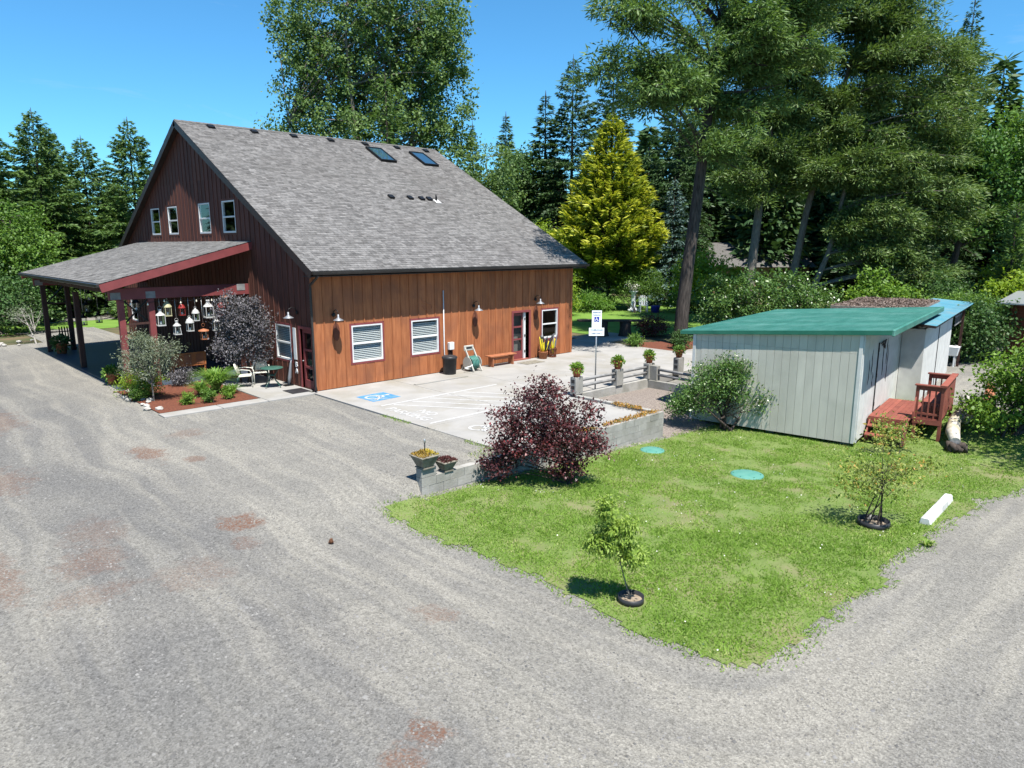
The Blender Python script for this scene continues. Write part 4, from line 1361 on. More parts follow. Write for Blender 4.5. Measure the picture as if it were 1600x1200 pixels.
# ---------------------------------------------------------------- the pale shed with the green roof
TH = rad(8.3)
SU, SV = Vector((math.cos(TH), math.sin(TH), 0)), Vector((math.sin(TH), -math.cos(TH), 0))
SN = Vector((9.2, -14.7, 0))
def S(u, v, z):
    return tuple(SN + SU * u + SV * v + Vector((0, 0, z)))
def sbox(u0, u1, v0, v1, z0, z1, mb=None):
    mb = mb or MB()
    return mb.hexa([S(u0, v0, z0), S(u1, v0, z0), S(u1, v1, z0), S(u0, v1, z0), S(u0, v0, z1), S(u1, v0, z1), S(u1, v1, z1), S(u0, v1, z1)])
shed = empty('garden_shed', tuple(SN + Vector((0, 0, -.75))), 'pale grey panelled shed with green metal roof', 'shed')
zr = lambda v: 2.27 + (v + 5.45) / 6.1 * .43
mkS1 = lambda s, d, z: S(-d, s, z)          # wall facing the lawn: s is v
mkS2 = lambda s, d, z: S(s, d, z)           # wall with the doors: s is u
w1 = backing(shed, mkS1, -5.05, 0, -.62, lambda s: zr(s) - .1, [], 'front_wall', MT['shed'], 6, .08)
board_wall(w1, mkS1, -5.05, -.1, .232, -.64, lambda s: zr(s) - .1, [], MT['shed'], seams=(2.0,), batten=False, bt=.016, bname='siding_panel')
for (p, q) in ((-5.1, -5.0), (-.1, .0)):
    obox(mkS1, p, q, .0, .04, -.64, zr(p) - .1).build('corner_trim', MT['shedwhite'], shed, bevel=.004)
w2 = backing(shed, mkS2, 0, 9.2, -.62, lambda s: zr(0) - .1, [], 'side_wall', MT['shed'], 4, .08)
board_wall(w2, mkS2, .1, 9.2, .61, -.6, lambda s: zr(0) - .1, [], MT['shedwhite'], batten=False, bt=.016, bname='siding_panel')
obox(mkS2, 0, .1, .0, .04, -.62, zr(0) - .1).build('corner_trim', MT['shedwhite'], shed, bevel=.004)
sbox(0, 9.2, -5.05, -4.97, -.6, 2.1).build('rear_wall', MT['shed'], shed)
sbox(9.1, 9.2, -5.0, -.02, -.6, 2.1).build('end_wall', MT['shed'], shed)
sbox(.05, 9.1, -4.95, -.1, -.58, -.5).build('floor_deck', MT['backing'], shed)
for u in (.3, 2.5, 4.8, 7.2):
    for v in (-4.7, -2.5, -.3):
        sbox(u - .12, u + .12, v - .12, v + .12, -1.1, -.58).build('footing', MT['oldconcrete'], shed)
# double door of the shed
dd = sbox(2.05, 3.25, .02, .05, -.02, 2.1).build('door', MT['shedwhite'], shed, bevel=.004)
for z in (.2, 1.1, 1.9):
    sbox(2.0, 2.06, .045, .06, z - .06, z + .06).build('hinge', MT['blackmetal'], dd)
sbox(2.02, 2.045, .017, .055, -.02, 2.12).build('door_gap', MT['black'], dd)
# metal roof in ribbed sheets running from the low to the high end
rfm = MB()
rfm.hexa([S(-.07, -5.45, zr(-5.45) - .1), S(9.5, -5.45, zr(-5.45) - .1), S(9.5, .68, zr(.68) - .1), S(-.07, .68, zr(.68) - .1),
          S(-.07, -5.45, zr(-5.45) - .012), S(9.5, -5.45, zr(-5.45) - .012), S(9.5, .68, zr(.68) - .012), S(-.07, .68, zr(.68) - .012)])
srf = rfm.build('roof', MT['greentrim'], shed)
nsh = 11
for k in range(nsh):
    u0 = -.1 + k * .88
    u1 = min(u0 + .88, 9.58)
    prof = []
    for j in range(4):
        c = u0 + .05 + j * .228
        for du, h in ((0, 0), (.018, .042), (.048, .042), (.066, 0)):
            prof.append((min(c + du, u1), h))
    prof.append((u1, 0))
    mb = MB()
    P = [S(u, v, zr(v) + h + .002) for v in (-5.5, .72) for u, h in prof]
    n = len(prof)
    mb.add(P, [(i, i + 1, n + i + 1, n + i) for i in range(n - 1)])
    mb.build('roof_sheet', MT['green'], srf)
fb = MB()
fb.hexa([S(-.12, -5.52, zr(-5.52) - .09), S(-.075, -5.52, zr(-5.52) - .09), S(-.075, .72, zr(.72) - .09), S(-.12, .72, zr(.72) - .09),
         S(-.12, -5.52, zr(-5.52) + .02), S(-.075, -5.52, zr(-5.52) + .02), S(-.075, .72, zr(.72) + .035), S(-.12, .72, zr(.72) + .035)])
fb.build('drip_edge', MT['greentrim'], srf)
sbox(-.11, 9.5, .7, .78, zr(.7) - .13, zr(.7) + .06).build('ridge_flashing', MT['green'], srf, bevel=.02)
# litter covered rear roof
rr_ = sbox(9.55, 15.5, -3.3, -.1, 2.42, 2.6).build('rear_roof', MT['roofstone'], shed)
sbox(9.8, 15.2, -3.2, -.3, -.6, 2.42).build('rear_room', MT['shed'], shed)
# vines dead against the door wall
iron = empty('wall_ironwork', S(2, .05, .7), 'dark twisted ironwork hung on the shed door wall', 'wall hanging')
for (u, z0, z1) in ((.75, 1.0, 1.75), (1.1, 1.25, 2.0), (1.35, .85, 1.3), (2.7, 1.0, 2.1), (3.2, 1.3, 2.15), (3.45, .7, 1.9)):
    pts = [S(u + random.uniform(-.05, .05), .06, z0 + (z1 - z0) * k / 6) for k in range(7)]
    MB().tube(pts, [.005, .01, .012, .008, .012, .007, .004], 5).build('iron_rod', MT['blackmetal'], iron)
for k in range(9):
    u = 2.1 + random.uniform(0, .9)
    z = 2.0 + random.uniform(-.1, .12)
    MB().tube([S(u, .07, z), S(u + .12, .1, z + .06), S(u + .22, .07, z - .05)], .011, 5).build('iron_scroll', MT['blackmetal'], iron)

# ---------------------------------------------------------------- blue-roofed lean-to beyond it
lean = empty('lean_to', S(5.9, .7, -.4), 'narrow white lean-to with blue metal roof behind the green-roofed shed', 'shed')
mkB = lambda s, d, z: S(s, .7 + d, z)
wB = backing(lean, mkB, 5.9, 13.2, -.5, lambda s: 2.22, [], 'side_wall', MT['shedwhite'], 4, .08)
board_wall(wB, mkB, 5.95, 13.2, .8, -.48, lambda s: 2.22, [], MT['shedwhite'], batten=False, bt=.016, bname='siding_panel')
sbox(5.85, 5.95, .03, .74, -.5, 2.22).build('front_wall', MT['shedwhite'], lean, bevel=.004)
sbox(9.3, 9.33, .715, .74, -.4, 2.05).build('door_gap', MT['black'], lean)
lr = MB()
lr.hexa([S(5.55, .05, 2.38), S(17.2, .05, 2.42), S(17.2, 1.05, 2.36), S(5.55, 1.05, 2.3), S(5.55, .05, 2.46), S(17.2, .05, 2.5), S(17.2, 1.05, 2.44), S(5.55, 1.05, 2.38)])
lrf = lr.build('roof', MT['darktrim'], lean)
for k in range(13):
    u0 = 5.55 + k * .9
    mb = MB()
    prof = []
    for j in range(4):
        for du, h in ((0, 0), (.02, .025), (.05, .025), (.07, 0)):
            prof.append((u0 + .05 + j * .228 + du, h))
    prof.append((u0 + .9, 0))
    n = len(prof)
    P = [S(u, v, 2.462 + (u - 5.55) * .0034 - (v - .05) * .08 + h) for v in (-.6, 1.08) for u, h in prof]
    mb.add(P, [(i, i + 1, n + i + 1, n + i) for i in range(n - 1)])
    mb.build('roof_sheet', MT['bluemetal'], lrf)
for u in (15, 17):
    sbox(u, u + .1, .85, .95, -.5, 2.36).build('post', MT['post'], lean)
sbox(13.3, 17.2, -2.5, -2.4, -.5, 2.3).build('back_wall', MT['backing'], lean)
sbox(17.2, 17.3, -2.5, .2, -.5, 2.3).build('end_wall', MT['backing'], lean)
ld = empty('wall_ladder', S(15, .6, 1.5), 'grey ladder hung sideways under the lean-to roof', 'ladder')
for z in (1.7, 2.05):
    MB().beam(S(13.4, .78, z), S(16.6, .78, z), .03, .07).build('rail', MT['rail'], ld)
for k in range(7):
    MB().beam(S(13.6 + k * .45, .78, 1.7), S(13.6 + k * .45, .78, 2.05), .03, .03).build('rung', MT['rail'], ld)
sk = empty('utility_sink', S(15.0, .55, tz(24, -14)), 'white plastic utility sink standing in the shade beyond the lean-to', 'sink')
zs = tz(24.2, -13.9) + .0
mb = MB()
P = [S(14.72, .22, zs + .5), S(15.28, .22, zs + .5), S(15.28, .88, zs + .5), S(14.72, .88, zs + .5), S(14.66, .15, zs + .92), S(15.34, .15, zs + .92), S(15.34, .95, zs + .92), S(14.66, .95, zs + .92)]
mb.hexa(P).build('basin', MT['plasticwhite'], sk, bevel=.02)
for u in (14.76, 15.2):
    for v in (.26, .78):
        MB().beam(S(u, v, zs - .02), S(u, v, zs + .5), .05, .05).build('leg', MT['plasticwhite'], sk)
# ---------------------------------------------------------------- red deck with railing and steps
dk = empty('shed_deck', S(2.6, 1., -.72), 'red-brown wooden deck with steps and railing at the shed door', 'deck')
ZD = -.04
for k in range(8):
    v0 = .06 + k * .135
    sbox(1.3, 4.5, v0, v0 + .128, ZD - .035, ZD).build('deck_board', MT['deck'], dk)
for k in range(6):
    v0 = 1.14 + k * .125
    sbox(2.0, 4.5, v0, v0 + .118, ZD - .035, ZD).build('deck_board', MT['deck'], dk)
sbox(1.28, 1.32, .05, 1.14, ZD - .18, ZD - .036).build('skirt_board', MT['deck'], dk)
sbox(1.98, 2.02, 1.14, 1.88, ZD - .18, ZD - .036).build('skirt_board', MT['deck'], dk)
for (u0, u1, z) in ((1.0, 1.3, -.26), (.72, 1.02, -.48)):
    sbox(u0, u1, .1, 1.12, z - .04, z).build('step', MT['deck'], dk, bevel=.006)
for v in (.1, 1.09):
    mb = MB()
    mb.hexa([S(.78, v, -.72), S(1.3, v, -.72), S(1.3, v + .04, -.72), S(.78, v + .04, -.72), S(.78, v, -.53), S(1.3, v, -.09), S(1.3, v + .04, -.09), S(.78, v + .04, -.53)])
    mb.build('stringer', MT['deck'], dk)
ZT = .93
for (u, v) in ((2.03, 1.2), (2.03, 1.86), (4.45, 1.86), (4.45, 1.2)):
    sbox(u - .045, u + .045, v - .045, v + .045, -.9, ZT).build('post', MT['deck'], dk, bevel=.006)
for (u, v) in ((1.36, .1), (4.4, .1), (3.0, 1.0)):
    sbox(u - .045, u + .045, v - .045, v + .045, -.9, ZD - .036).build('post', MT['deck'], dk)
sbox(1.95, 2.12, 1.12, 1.95, ZT, ZT + .04).build('top_rail', MT['deck'], dk, bevel=.006)
sbox(1.95, 4.55, 1.78, 1.96, ZT + .041, ZT + .08).build('top_rail', MT['deck'], dk, bevel=.006)
sbox(4.36, 4.54, 1.12, 1.95, ZT, ZT + .04).build('top_rail', MT['deck'], dk, bevel=.006)
for u in (2.03, 4.45):
    sbox(u - .02, u + .02, 1.25, 1.82, .06, .12).build('bottom_rail', MT['deck'], dk)
    sbox(u - .02, u + .02, 1.25, 1.82, .8, .92).build('upper_rail', MT['deck'], dk)
    for k in range(3):
        v = 1.36 + k * .16
        sbox(u - .018, u + .018, v - .02, v + .02, ZD, .8).build('baluster', MT['deck'], dk)
sbox(2.08, 4.4, 1.87, 1.9, -.02, .9).build('side_panel', MT['deck'], dk)
mb = MB()
mb.hexa([S(1.7, 1.16, ZD), S(2.0, 1.16, ZD), S(2.0, 1.2, ZD), S(1.7, 1.2, ZD), S(1.7, 1.16, .18), S(2.0, 1.16, .6), S(2.0, 1.2, .6), S(1.7, 1.2, .18)])
mb.build('wing_board', MT['deck'], dk)
sbox(2.1, 4.3, 1.3, 1.8, .38, .42).build('built_in_seat', MT['deck'], dk)

# fallen log and stump at the deck
lg = empty('fallen_log', (12, -16.6, -.6), 'bleached fallen log with yellow moss beside the deck', 'log')
pts = [(10.85, -16.85, -.46), (11.5, -16.6, -.33), (12.3, -16.42, -.2), (13.2, -16.36, -.14), (14.2, -16.3, -.14), (15.4, -16.05, -.16), (16.6, -15.6, -.2)]
MB().tube(pts, [.13, .19, .17, .2, .17, .17, .1], 12).build('trunk', MT['log'], lg)
MB().tube([(12.6, -16.6, -.2), (13.0, -16.9, .1), (13.2, -17.2, .3)], [.12, .09, .04], 8).build('limb', MT['log'], lg)
lg2 = empty('split_log', (14.6, -16.9, -.5), 'brown split log leaning behind the bleached log', 'log')
MB().tube([(13.5, -16.95, -.4), (14.5, -16.8, -.1), (15.8, -16.5, .45)], [.2, .22, .12], 9).build('trunk', MT['benchwood'], lg2)
stp = empty('charred_stump', (10.8, -16.9, -.6), 'dark knotted root end lying by the deck post', 'stump')
mb = MB()
for k in range(9):
    t = k * .7
    c_ = Vector((10.85, -16.9, tz(10.85, -16.9)))
    mb.tube([c_ + Vector((.05 * math.cos(t), .05 * math.sin(t), .12)), c_ + Vector((.2 * math.cos(t), .2 * math.sin(t), .2 + .06 * math.sin(k * 2.3))), c_ + Vector((.25 * math.cos(t + .6), .23 * math.sin(t + .6), .06 + .05 * math.sin(k * 1.7)))], [.11, .1, .07], 7)
mb.build('roots', MT['barkdark'], stp)

# ---------------------------------------------------------------- shed at the frame edge, far house, fences
rs = empty('right_shed', (27.6, -14.2, -.3), 'dark brown shed with silver roof and white window beside the leafy bush', 'shed')
rs.name = 'silver_roof_shed'
mkQ = lambda s, d, z: (27.6 - d - .1 * s, -14.2 - s, z)
wq = backing(rs, mkQ, 0.3, 6, -.6, lambda s: 2.35, [(1.35, 2.2, .9, 1.8)], 'front_wall', MT['rust'], 6, .08)
board_wall(wq, mkQ, .3, 6, .3, -.55, lambda s: 2.35, [(1.35, 2.2, .9, 1.8)], MT['rust'], batten=False)
window(rs, mkQ, 1.35, 2.2, .9, 1.8, 0, MT['shedwhite'], .05)
mb = MB()
mb.hexa([(26.9, -14.0, 2.4), (31, -14.0, 2.75), (30.4, -21, 2.75), (26.3, -21, 2.4), (26.9, -14.0, 2.46), (31, -14.0, 2.81), (30.4, -21, 2.81), (26.3, -21, 2.46)])
mb.build('roof', MT['steel'], rs)
MB().box(28, 30.6, -14.4, -14.3, -.6, 2.4).build('side_wall', MT['rust'], rs)
hs = empty('far_house', (56, 14, 0), 'low tan house with grey shingle roof glimpsed between the trunks', 'house')
R_ = Vector((.723, -.691, 0))
F_ = Vector((.691, .723, 0))
def LF_(o, r, f, z):
    p = Vector((o[0], o[1], 0)) + R_ * r + F_ * f
    return (p.x, p.y, z)
ho = (54.6, 12.9)
mb = MB()
mb.hexa([LF_(ho, -3.6, .2, 0), LF_(ho, 6, .2, 0), LF_(ho, 6, 7.8, 0), LF_(ho, -3.6, 7.8, 0), LF_(ho, -3.6, .2, 3.0), LF_(ho, 6, .2, 3.0), LF_(ho, 6, 7.8, 3.0), LF_(ho, -3.6, 7.8, 3.0)])
mb.build('wall', MT['housewall'], hs)
mb = MB()
A, B, Cc, D = LF_(ho, -4.2, -.4, 2.9), LF_(ho, 6.6, -.4, 2.9), LF_(ho, 6.6, 8.4, 2.9), LF_(ho, -4.2, 8.4, 2.9)
E_, G_ = LF_(ho, -3.2, 4, 5.3), LF_(ho, 5.6, 4, 5.3)
mb.add([A, B, Cc, D, E_, G_], [(0, 1, 5, 4), (1, 2, 5), (2, 3, 4, 5), (3, 0, 4), (3, 2, 1, 0)])
mb.build('roof', MT['shingle2'], hs)
fe = empty('garden_fence', (44, -2.3, 0), 'tan wooden garden fence behind the shed under the pines', 'fence')
for k in range(26):
    t = k / 25
    x, y = 39.5 + 9.5 * t, -1.9 - .9 * t
    MB().box(x - .17, x + .17, y - .015, y + .015, 0, 1.0 + .06 * math.sin(k)).build('fence_board', MT['fencewood'], fe)
for k in range(5):
    t = k / 4
    x, y = 39.5 + 9.5 * t, -1.96 - .9 * t
    MB().box(x - .07, x + .07, y - .07, y + .07, 0, 1.4).build('post', MT['fencewood'], fe)
    MB().box(x - .09, x + .09, y - .09, y + .09, 1.4, 1.44).build('post_cap', MT['fencewood'], fe)
MB().beam((39.5, -1.93, 1.15), (49, -2.83, 1.15), .06, .09).build('rail', MT['fencewood'], fe)
f2 = empty('post_rail_fence', (52, -13, 0), 'weathered post and rail fence before the brush on the far slope', 'fence')
for k in range(6):
    MB().box(44 + k * 2 - .07, 44 + k * 2 + .07, -11.3 + k * .5 - .07, -11.3 + k * .5 + .07, 0, 2.6).build('post', MT['rail'], f2)
for z in (1.6, 2.3):
    MB().beam((44, -11.3, z), (54, -8.8, z), .05, .1).build('rail', MT['rail'], f2)

# ---------------------------------------------------------------- garden beyond the patio
tbl = empty('slab_table', (19.6, 2.5, 0), 'long dark plank table on two stump legs at the lawn edge', 'table')
c0 = Vector((19.6, 2.5, 0))
ax_ = R_
def T(r, f, z):
    p = c0 + R_ * r + F_ * f
    return (p.x, p.y, z)
mb = MB()
top = [(-1.9, -.3), (-1.2, -.34), (0, -.3), (1.0, -.36), (1.75, -.26), (1.85, .2), (.8, .33), (-.4, .28), (-1.4, .34), (-1.95, .22)]
mb.prism([T(r, f, .86) for r, f in top], (0, 0, .09))
mb.build('top', MT['barkdark'], tbl, bevel=.01)
for r in (-.55, .75):
    mb = MB()
    mb.tube([T(r, 0, -.02), T(r, 0, .15), T(r, 0, .5), T(r, 0, .86)], [.42, .36, .3, .33], 10)
    mb.build('leg', MT['barkdark'], tbl)
bb = empty('bird_bath', (33.1, 11.1, 0), 'white pedestal with a spray of pale blossom on the garden lawn', 'pedestal')
MB().lathe([(0, 0), (.42, 0), (.42, .12), (.28, .2), (.2, .35), (.18, 1.3), (.24, 1.45), (.34, 1.5), (.34, 1.56), (0, 1.56)], (33.1, 11.1, 0), 16).build('pedestal', MT['plasticwhite'], bb)
wc = empty('plastic_chair', (33.2, 10.3, 0), 'white plastic garden chair beside the pedestal', 'chair')
def Q(r, f, z):
    p = Vector((33.2, 10.2, 0)) + R_ * r + F_ * f
    return (p.x, p.y, z)
mb = MB()
mb.hexa([Q(-.3, -.3, .5), Q(.3, -.3, .5), Q(.3, .3, .46), Q(-.3, .3, .46), Q(-.3, -.3, .55), Q(.3, -.3, .55), Q(.3, .3, .51), Q(-.3, .3, .51)])
mb.build('seat', MT['plasticwhite'], wc)
for k in range(5):
    MB().beam(Q(-.26 + .13 * k, .3, .5), Q(-.28 + .14 * k, .42, 1.15 + .1 * math.sin(math.pi * k / 4)), .08, .03).build('back_slat', MT['plasticwhite'], wc)
for r in (-.27, .27):
    MB().beam(Q(r, -.27, 0), Q(r, -.27, .72), .06, .06).build('leg', MT['plasticwhite'], wc)
    MB().beam(Q(r, .27, 0), Q(r, .27, .52), .06, .06).build('leg', MT['plasticwhite'], wc)
    MB().beam(Q(r, -.3, .74), Q(r, .36, .78), .07, .04).build('armrest', MT['plasticwhite'], wc)
tag(MB().lathe([(0, 0), (.3, 0), (.36, .45), (.38, .5), (.33, .5), (0, .42)], (33.5, 9.3, 0), 14).build('glazed_pot', MT['signblue'], None), 'dark blue glazed pot beside the white plastic chair', 'pot')

# border stones by the porch bed and the far drive
for k in range(16):
    x, y = -4.95 + random.uniform(-.25, .3), .9 + k * .26
    if y > 4.6:
        x, y = -4.5 + random.uniform(-.5, .8), 4.75 + random.uniform(-.12, .1)
    r_ = random.uniform(.07, .14)
    ico = bmesh.new()
    bmesh.ops.create_icosphere(ico, subdivisions=2, radius=r_)
    for v in ico.verts:
        v.co *= random.uniform(.82, 1.1)
        v.co.z *= .6
    me = bpy.data.meshes.new('border_stone')
    ico.to_mesh(me)
    ico.free()
    me.materials.append(MT['stone'])
    o = bpy.data.objects.new('border_stone', me)
    o.location = (x, y, .05)
    col.objects.link(o)
    tag(o, 'rounded pale stone edging the porch mulch bed', 'stone', 'stones edging the porch bed')
for k in range(18):
    x, y = -5.9 + random.uniform(-1.2, 1.6), 21.7 + random.uniform(-.7, 1.2)
    o = bpy.data.objects.new('verge_rock', me)
    o.location = (x, y, .06)
    s = random.uniform(1., 2.2)
    o.scale = (s, s * random.uniform(.7, 1.2), s)
    o.rotation_euler.z = random.uniform(0, 6)
    col.objects.link(o)
    tag(o, 'pale rock in the rough verge beyond the porch end', 'rock', 'rocks in the verge beyond the porch')
# ---------------------------------------------------------------- vegetation helpers
def unit(a):
    return a / np.maximum(np.linalg.norm(a, axis=-1, keepdims=True), 1e-9)

def leaf_quads(P, D, ln, wd, r, roll=None, bend=.0):
    """Diamond leaves: base point P, direction D (unit), length and width arrays."""
    n = len(P)
    up = unit(r.normal(size=(n, 3)) + (np.array([0, 0, 1.2]) if roll is None else roll))
    W = unit(np.cross(D, up))
    Nn = np.cross(W, D)
    ln = np.broadcast_to(np.asarray(ln, float), (n,))[:, None]
    wd = np.broadcast_to(np.asarray(wd, float), (n,))[:, None]
    mid = P + D * ln * .45 + Nn * ln * bend
    V = np.stack([P, mid + W * wd * .5, P + D * ln, mid - W * wd * .5], 1).reshape(-1, 3)
    F = np.arange(n * 4).reshape(n, 4)
    return V, F

class Tubes:
    def __init__(s, k=6):
        s.V, s.F, s.n, s.k = [], [], 0, k
    def add(s, pts, rad_):
        pts = np.asarray(pts, float)
        rad_ = np.asarray(rad_, float)
        d = np.gradient(pts, axis=0)
        d = unit(d)
        a = np.where(np.abs(d[:, 2:3]) < .9, np.array([[0, 0, 1.]]), np.array([[1., 0, 0]]))
        x = unit(np.cross(d, a))
        y = np.cross(d, x)
        t = np.arange(s.k) * 2 * np.pi / s.k
        ring = pts[:, None] + (x[:, None] * np.cos(t)[None, :, None] + y[:, None] * np.sin(t)[None, :, None]) * rad_[:, None, None]
        m = len(pts)
        i, j = np.meshgrid(np.arange(m - 1), np.arange(s.k), indexing='ij')
        j2 = (j + 1) % s.k
        F = np.stack([i * s.k + j, i * s.k + j2, (i + 1) * s.k + j2, (i + 1) * s.k + j], -1).reshape(-1, 4)
        s.V.append(ring.reshape(-1, 3))
        s.F.append(F + s.n)
        s.n += m * s.k
    def build(s, name, m, parent):
        return npmesh(name, np.concatenate(s.V), np.concatenate(s.F), m, parent, smooth=True)

def conifer_data(base, H, R, seed, start=.06, dens=1., droop=.25, rise=.1, spray=(.55, .17), lean=(0, 0), trunk_r=None, power=.85, gap=0., gold=False, up=0.):
    r = np.random.default_rng(seed)
    tb = Tubes(7)
    trunk_r = trunk_r or H * .014
    zz = np.linspace(0, 1, 9)
    lx, ly = lean
    tp = np.stack([base[0] + lx * zz ** 1.2, base[1] + ly * zz ** 1.2, base[2] - .1 + zz * H], -1)
    tb.add(tp, trunk_r * (1 - zz * .96))
    steps = int(34 * dens ** .5 * (H / 14) ** .5)
    LV, LF2, RN = [], [], []
    n0 = 0
    for k in range(steps):
        h = start + (1 - start) * ((k + r.uniform(0, .8)) / steps)
        if h > .995:
            continue
        q = 1 - (h - start) / (1 - start)
        Lb = R * min(1, q ** power * 1.04 + .02) * (1 if q < .93 else .8)
        nb = int(r.integers(4, 7) + 2 * q)
        ctr = np.array([np.interp(h, zz, tp[:, 0]), np.interp(h, zz, tp[:, 1]), base[2] + h * H])
        az0 = r.uniform(0, 6.28)
        for b in range(nb):
            if r.uniform() < gap:
                continue
            L = Lb * (r.uniform(.82, 1.08) if gold else r.uniform(.5, 1.15))
            az = az0 + b * 2 * np.pi / nb + r.normal() * .25
            d = np.array([np.cos(az), np.sin(az), 0])
            e = np.array([-np.sin(az), np.cos(az), 0])
            el = rise + (.55 * (1 - q) ** 2) + up
            s5 = np.linspace(0, 1, 5)
            bp = ctr + d * (L * s5)[:, None] + np.array([0, 0, 1.]) * (L * (el * s5 - droop * q * s5 ** 2))[:, None]
            if L > R * .35:
                tb.add(bp, max(.012, trunk_r * .16 * q) * (1 - s5 * .9))
            m = max(6, int(L * 15 * dens))
            s = np.sqrt(r.uniform(.03, 1, m))
            sd = np.where(r.uniform(size=m) < .5, -1., 1.)
            lat = sd * r.uniform(0, 1, m) ** .7 * L * .3 * (1.1 - s * .85)
            pos = ctr + d * (L * s)[:, None] + e * lat[:, None] + np.array([0, 0, 1.]) * (L * (el * s - droop * q * s ** 2) - np.abs(lat) * .22 + r.normal(size=m) * .04)[:, None]
            dr = unit(d * .8 + e * (sd * .75)[:, None] + np.array([0, 0, -.25 + up * 1.6])[None] + r.normal(size=(m, 3)) * .28)
            sz = r.uniform(.6, 1.25, m) * (.55 + .45 * q ** .5)
            V, F = leaf_quads(pos, dr, spray[0] * sz, spray[1] * sz, r, bend=.06)
            LV.append(V)
            LF2.append(F + n0)
            n0 += len(V)
            rn = r.uniform(0, .75, m)
            if gold:
                rn = np.clip(.1 + (s - .45) * 1.5 + r.normal(size=m) * .18, 0, 1)
            else:
                rn = np.clip(rn + (r.uniform(size=m) < .12) * .25, 0, 1)
            RN.append(rn)
    tb.add(np.array([tp[-1] - [0, 0, .6], tp[-1], tp[-1] + [0, 0, H * .03]]), np.array([.05, .04, .01]))
    return tb, np.concatenate(LV), np.concatenate(LF2), np.concatenate(RN)

def conifer(name, base, H, R, seed, lm, label, group=None, bark='barkdark', cat='tree', **kw):
    t = empty(name, base, label, cat, group)
    tb, V, F, rn = conifer_data(base, H, R, seed, **kw)
    tb.build('trunk', MT[bark], t)
    npmesh('crown', V, F, LF[lm], t, rn)
    t['size'] = (H, R)
    return t

def another(t, base, H, R, turn, label):
    """A further tree of the same kind, turned and stretched to its own height and spread."""
    o = copy_tree(t)
    o.location = base
    H0, R0 = t['size']
    o.scale = (R / R0, R / R0, H / H0)
    o.rotation_euler.z = turn
    o['label'] = label
    return o

def crown_points(blobs, n, r, shell=.5):
    w = np.array([b[3] * b[4] * b[5] for b in blobs], float) ** .75
    idx = r.choice(len(blobs), n, p=w / w.sum())
    B = np.array(blobs, float)[idx]
    d = unit(r.normal(size=(n, 3)))
    rr = r.uniform(0, 1, n) ** shell
    return B[:, :3] + d * B[:, 3:6] * rr[:, None], d, idx

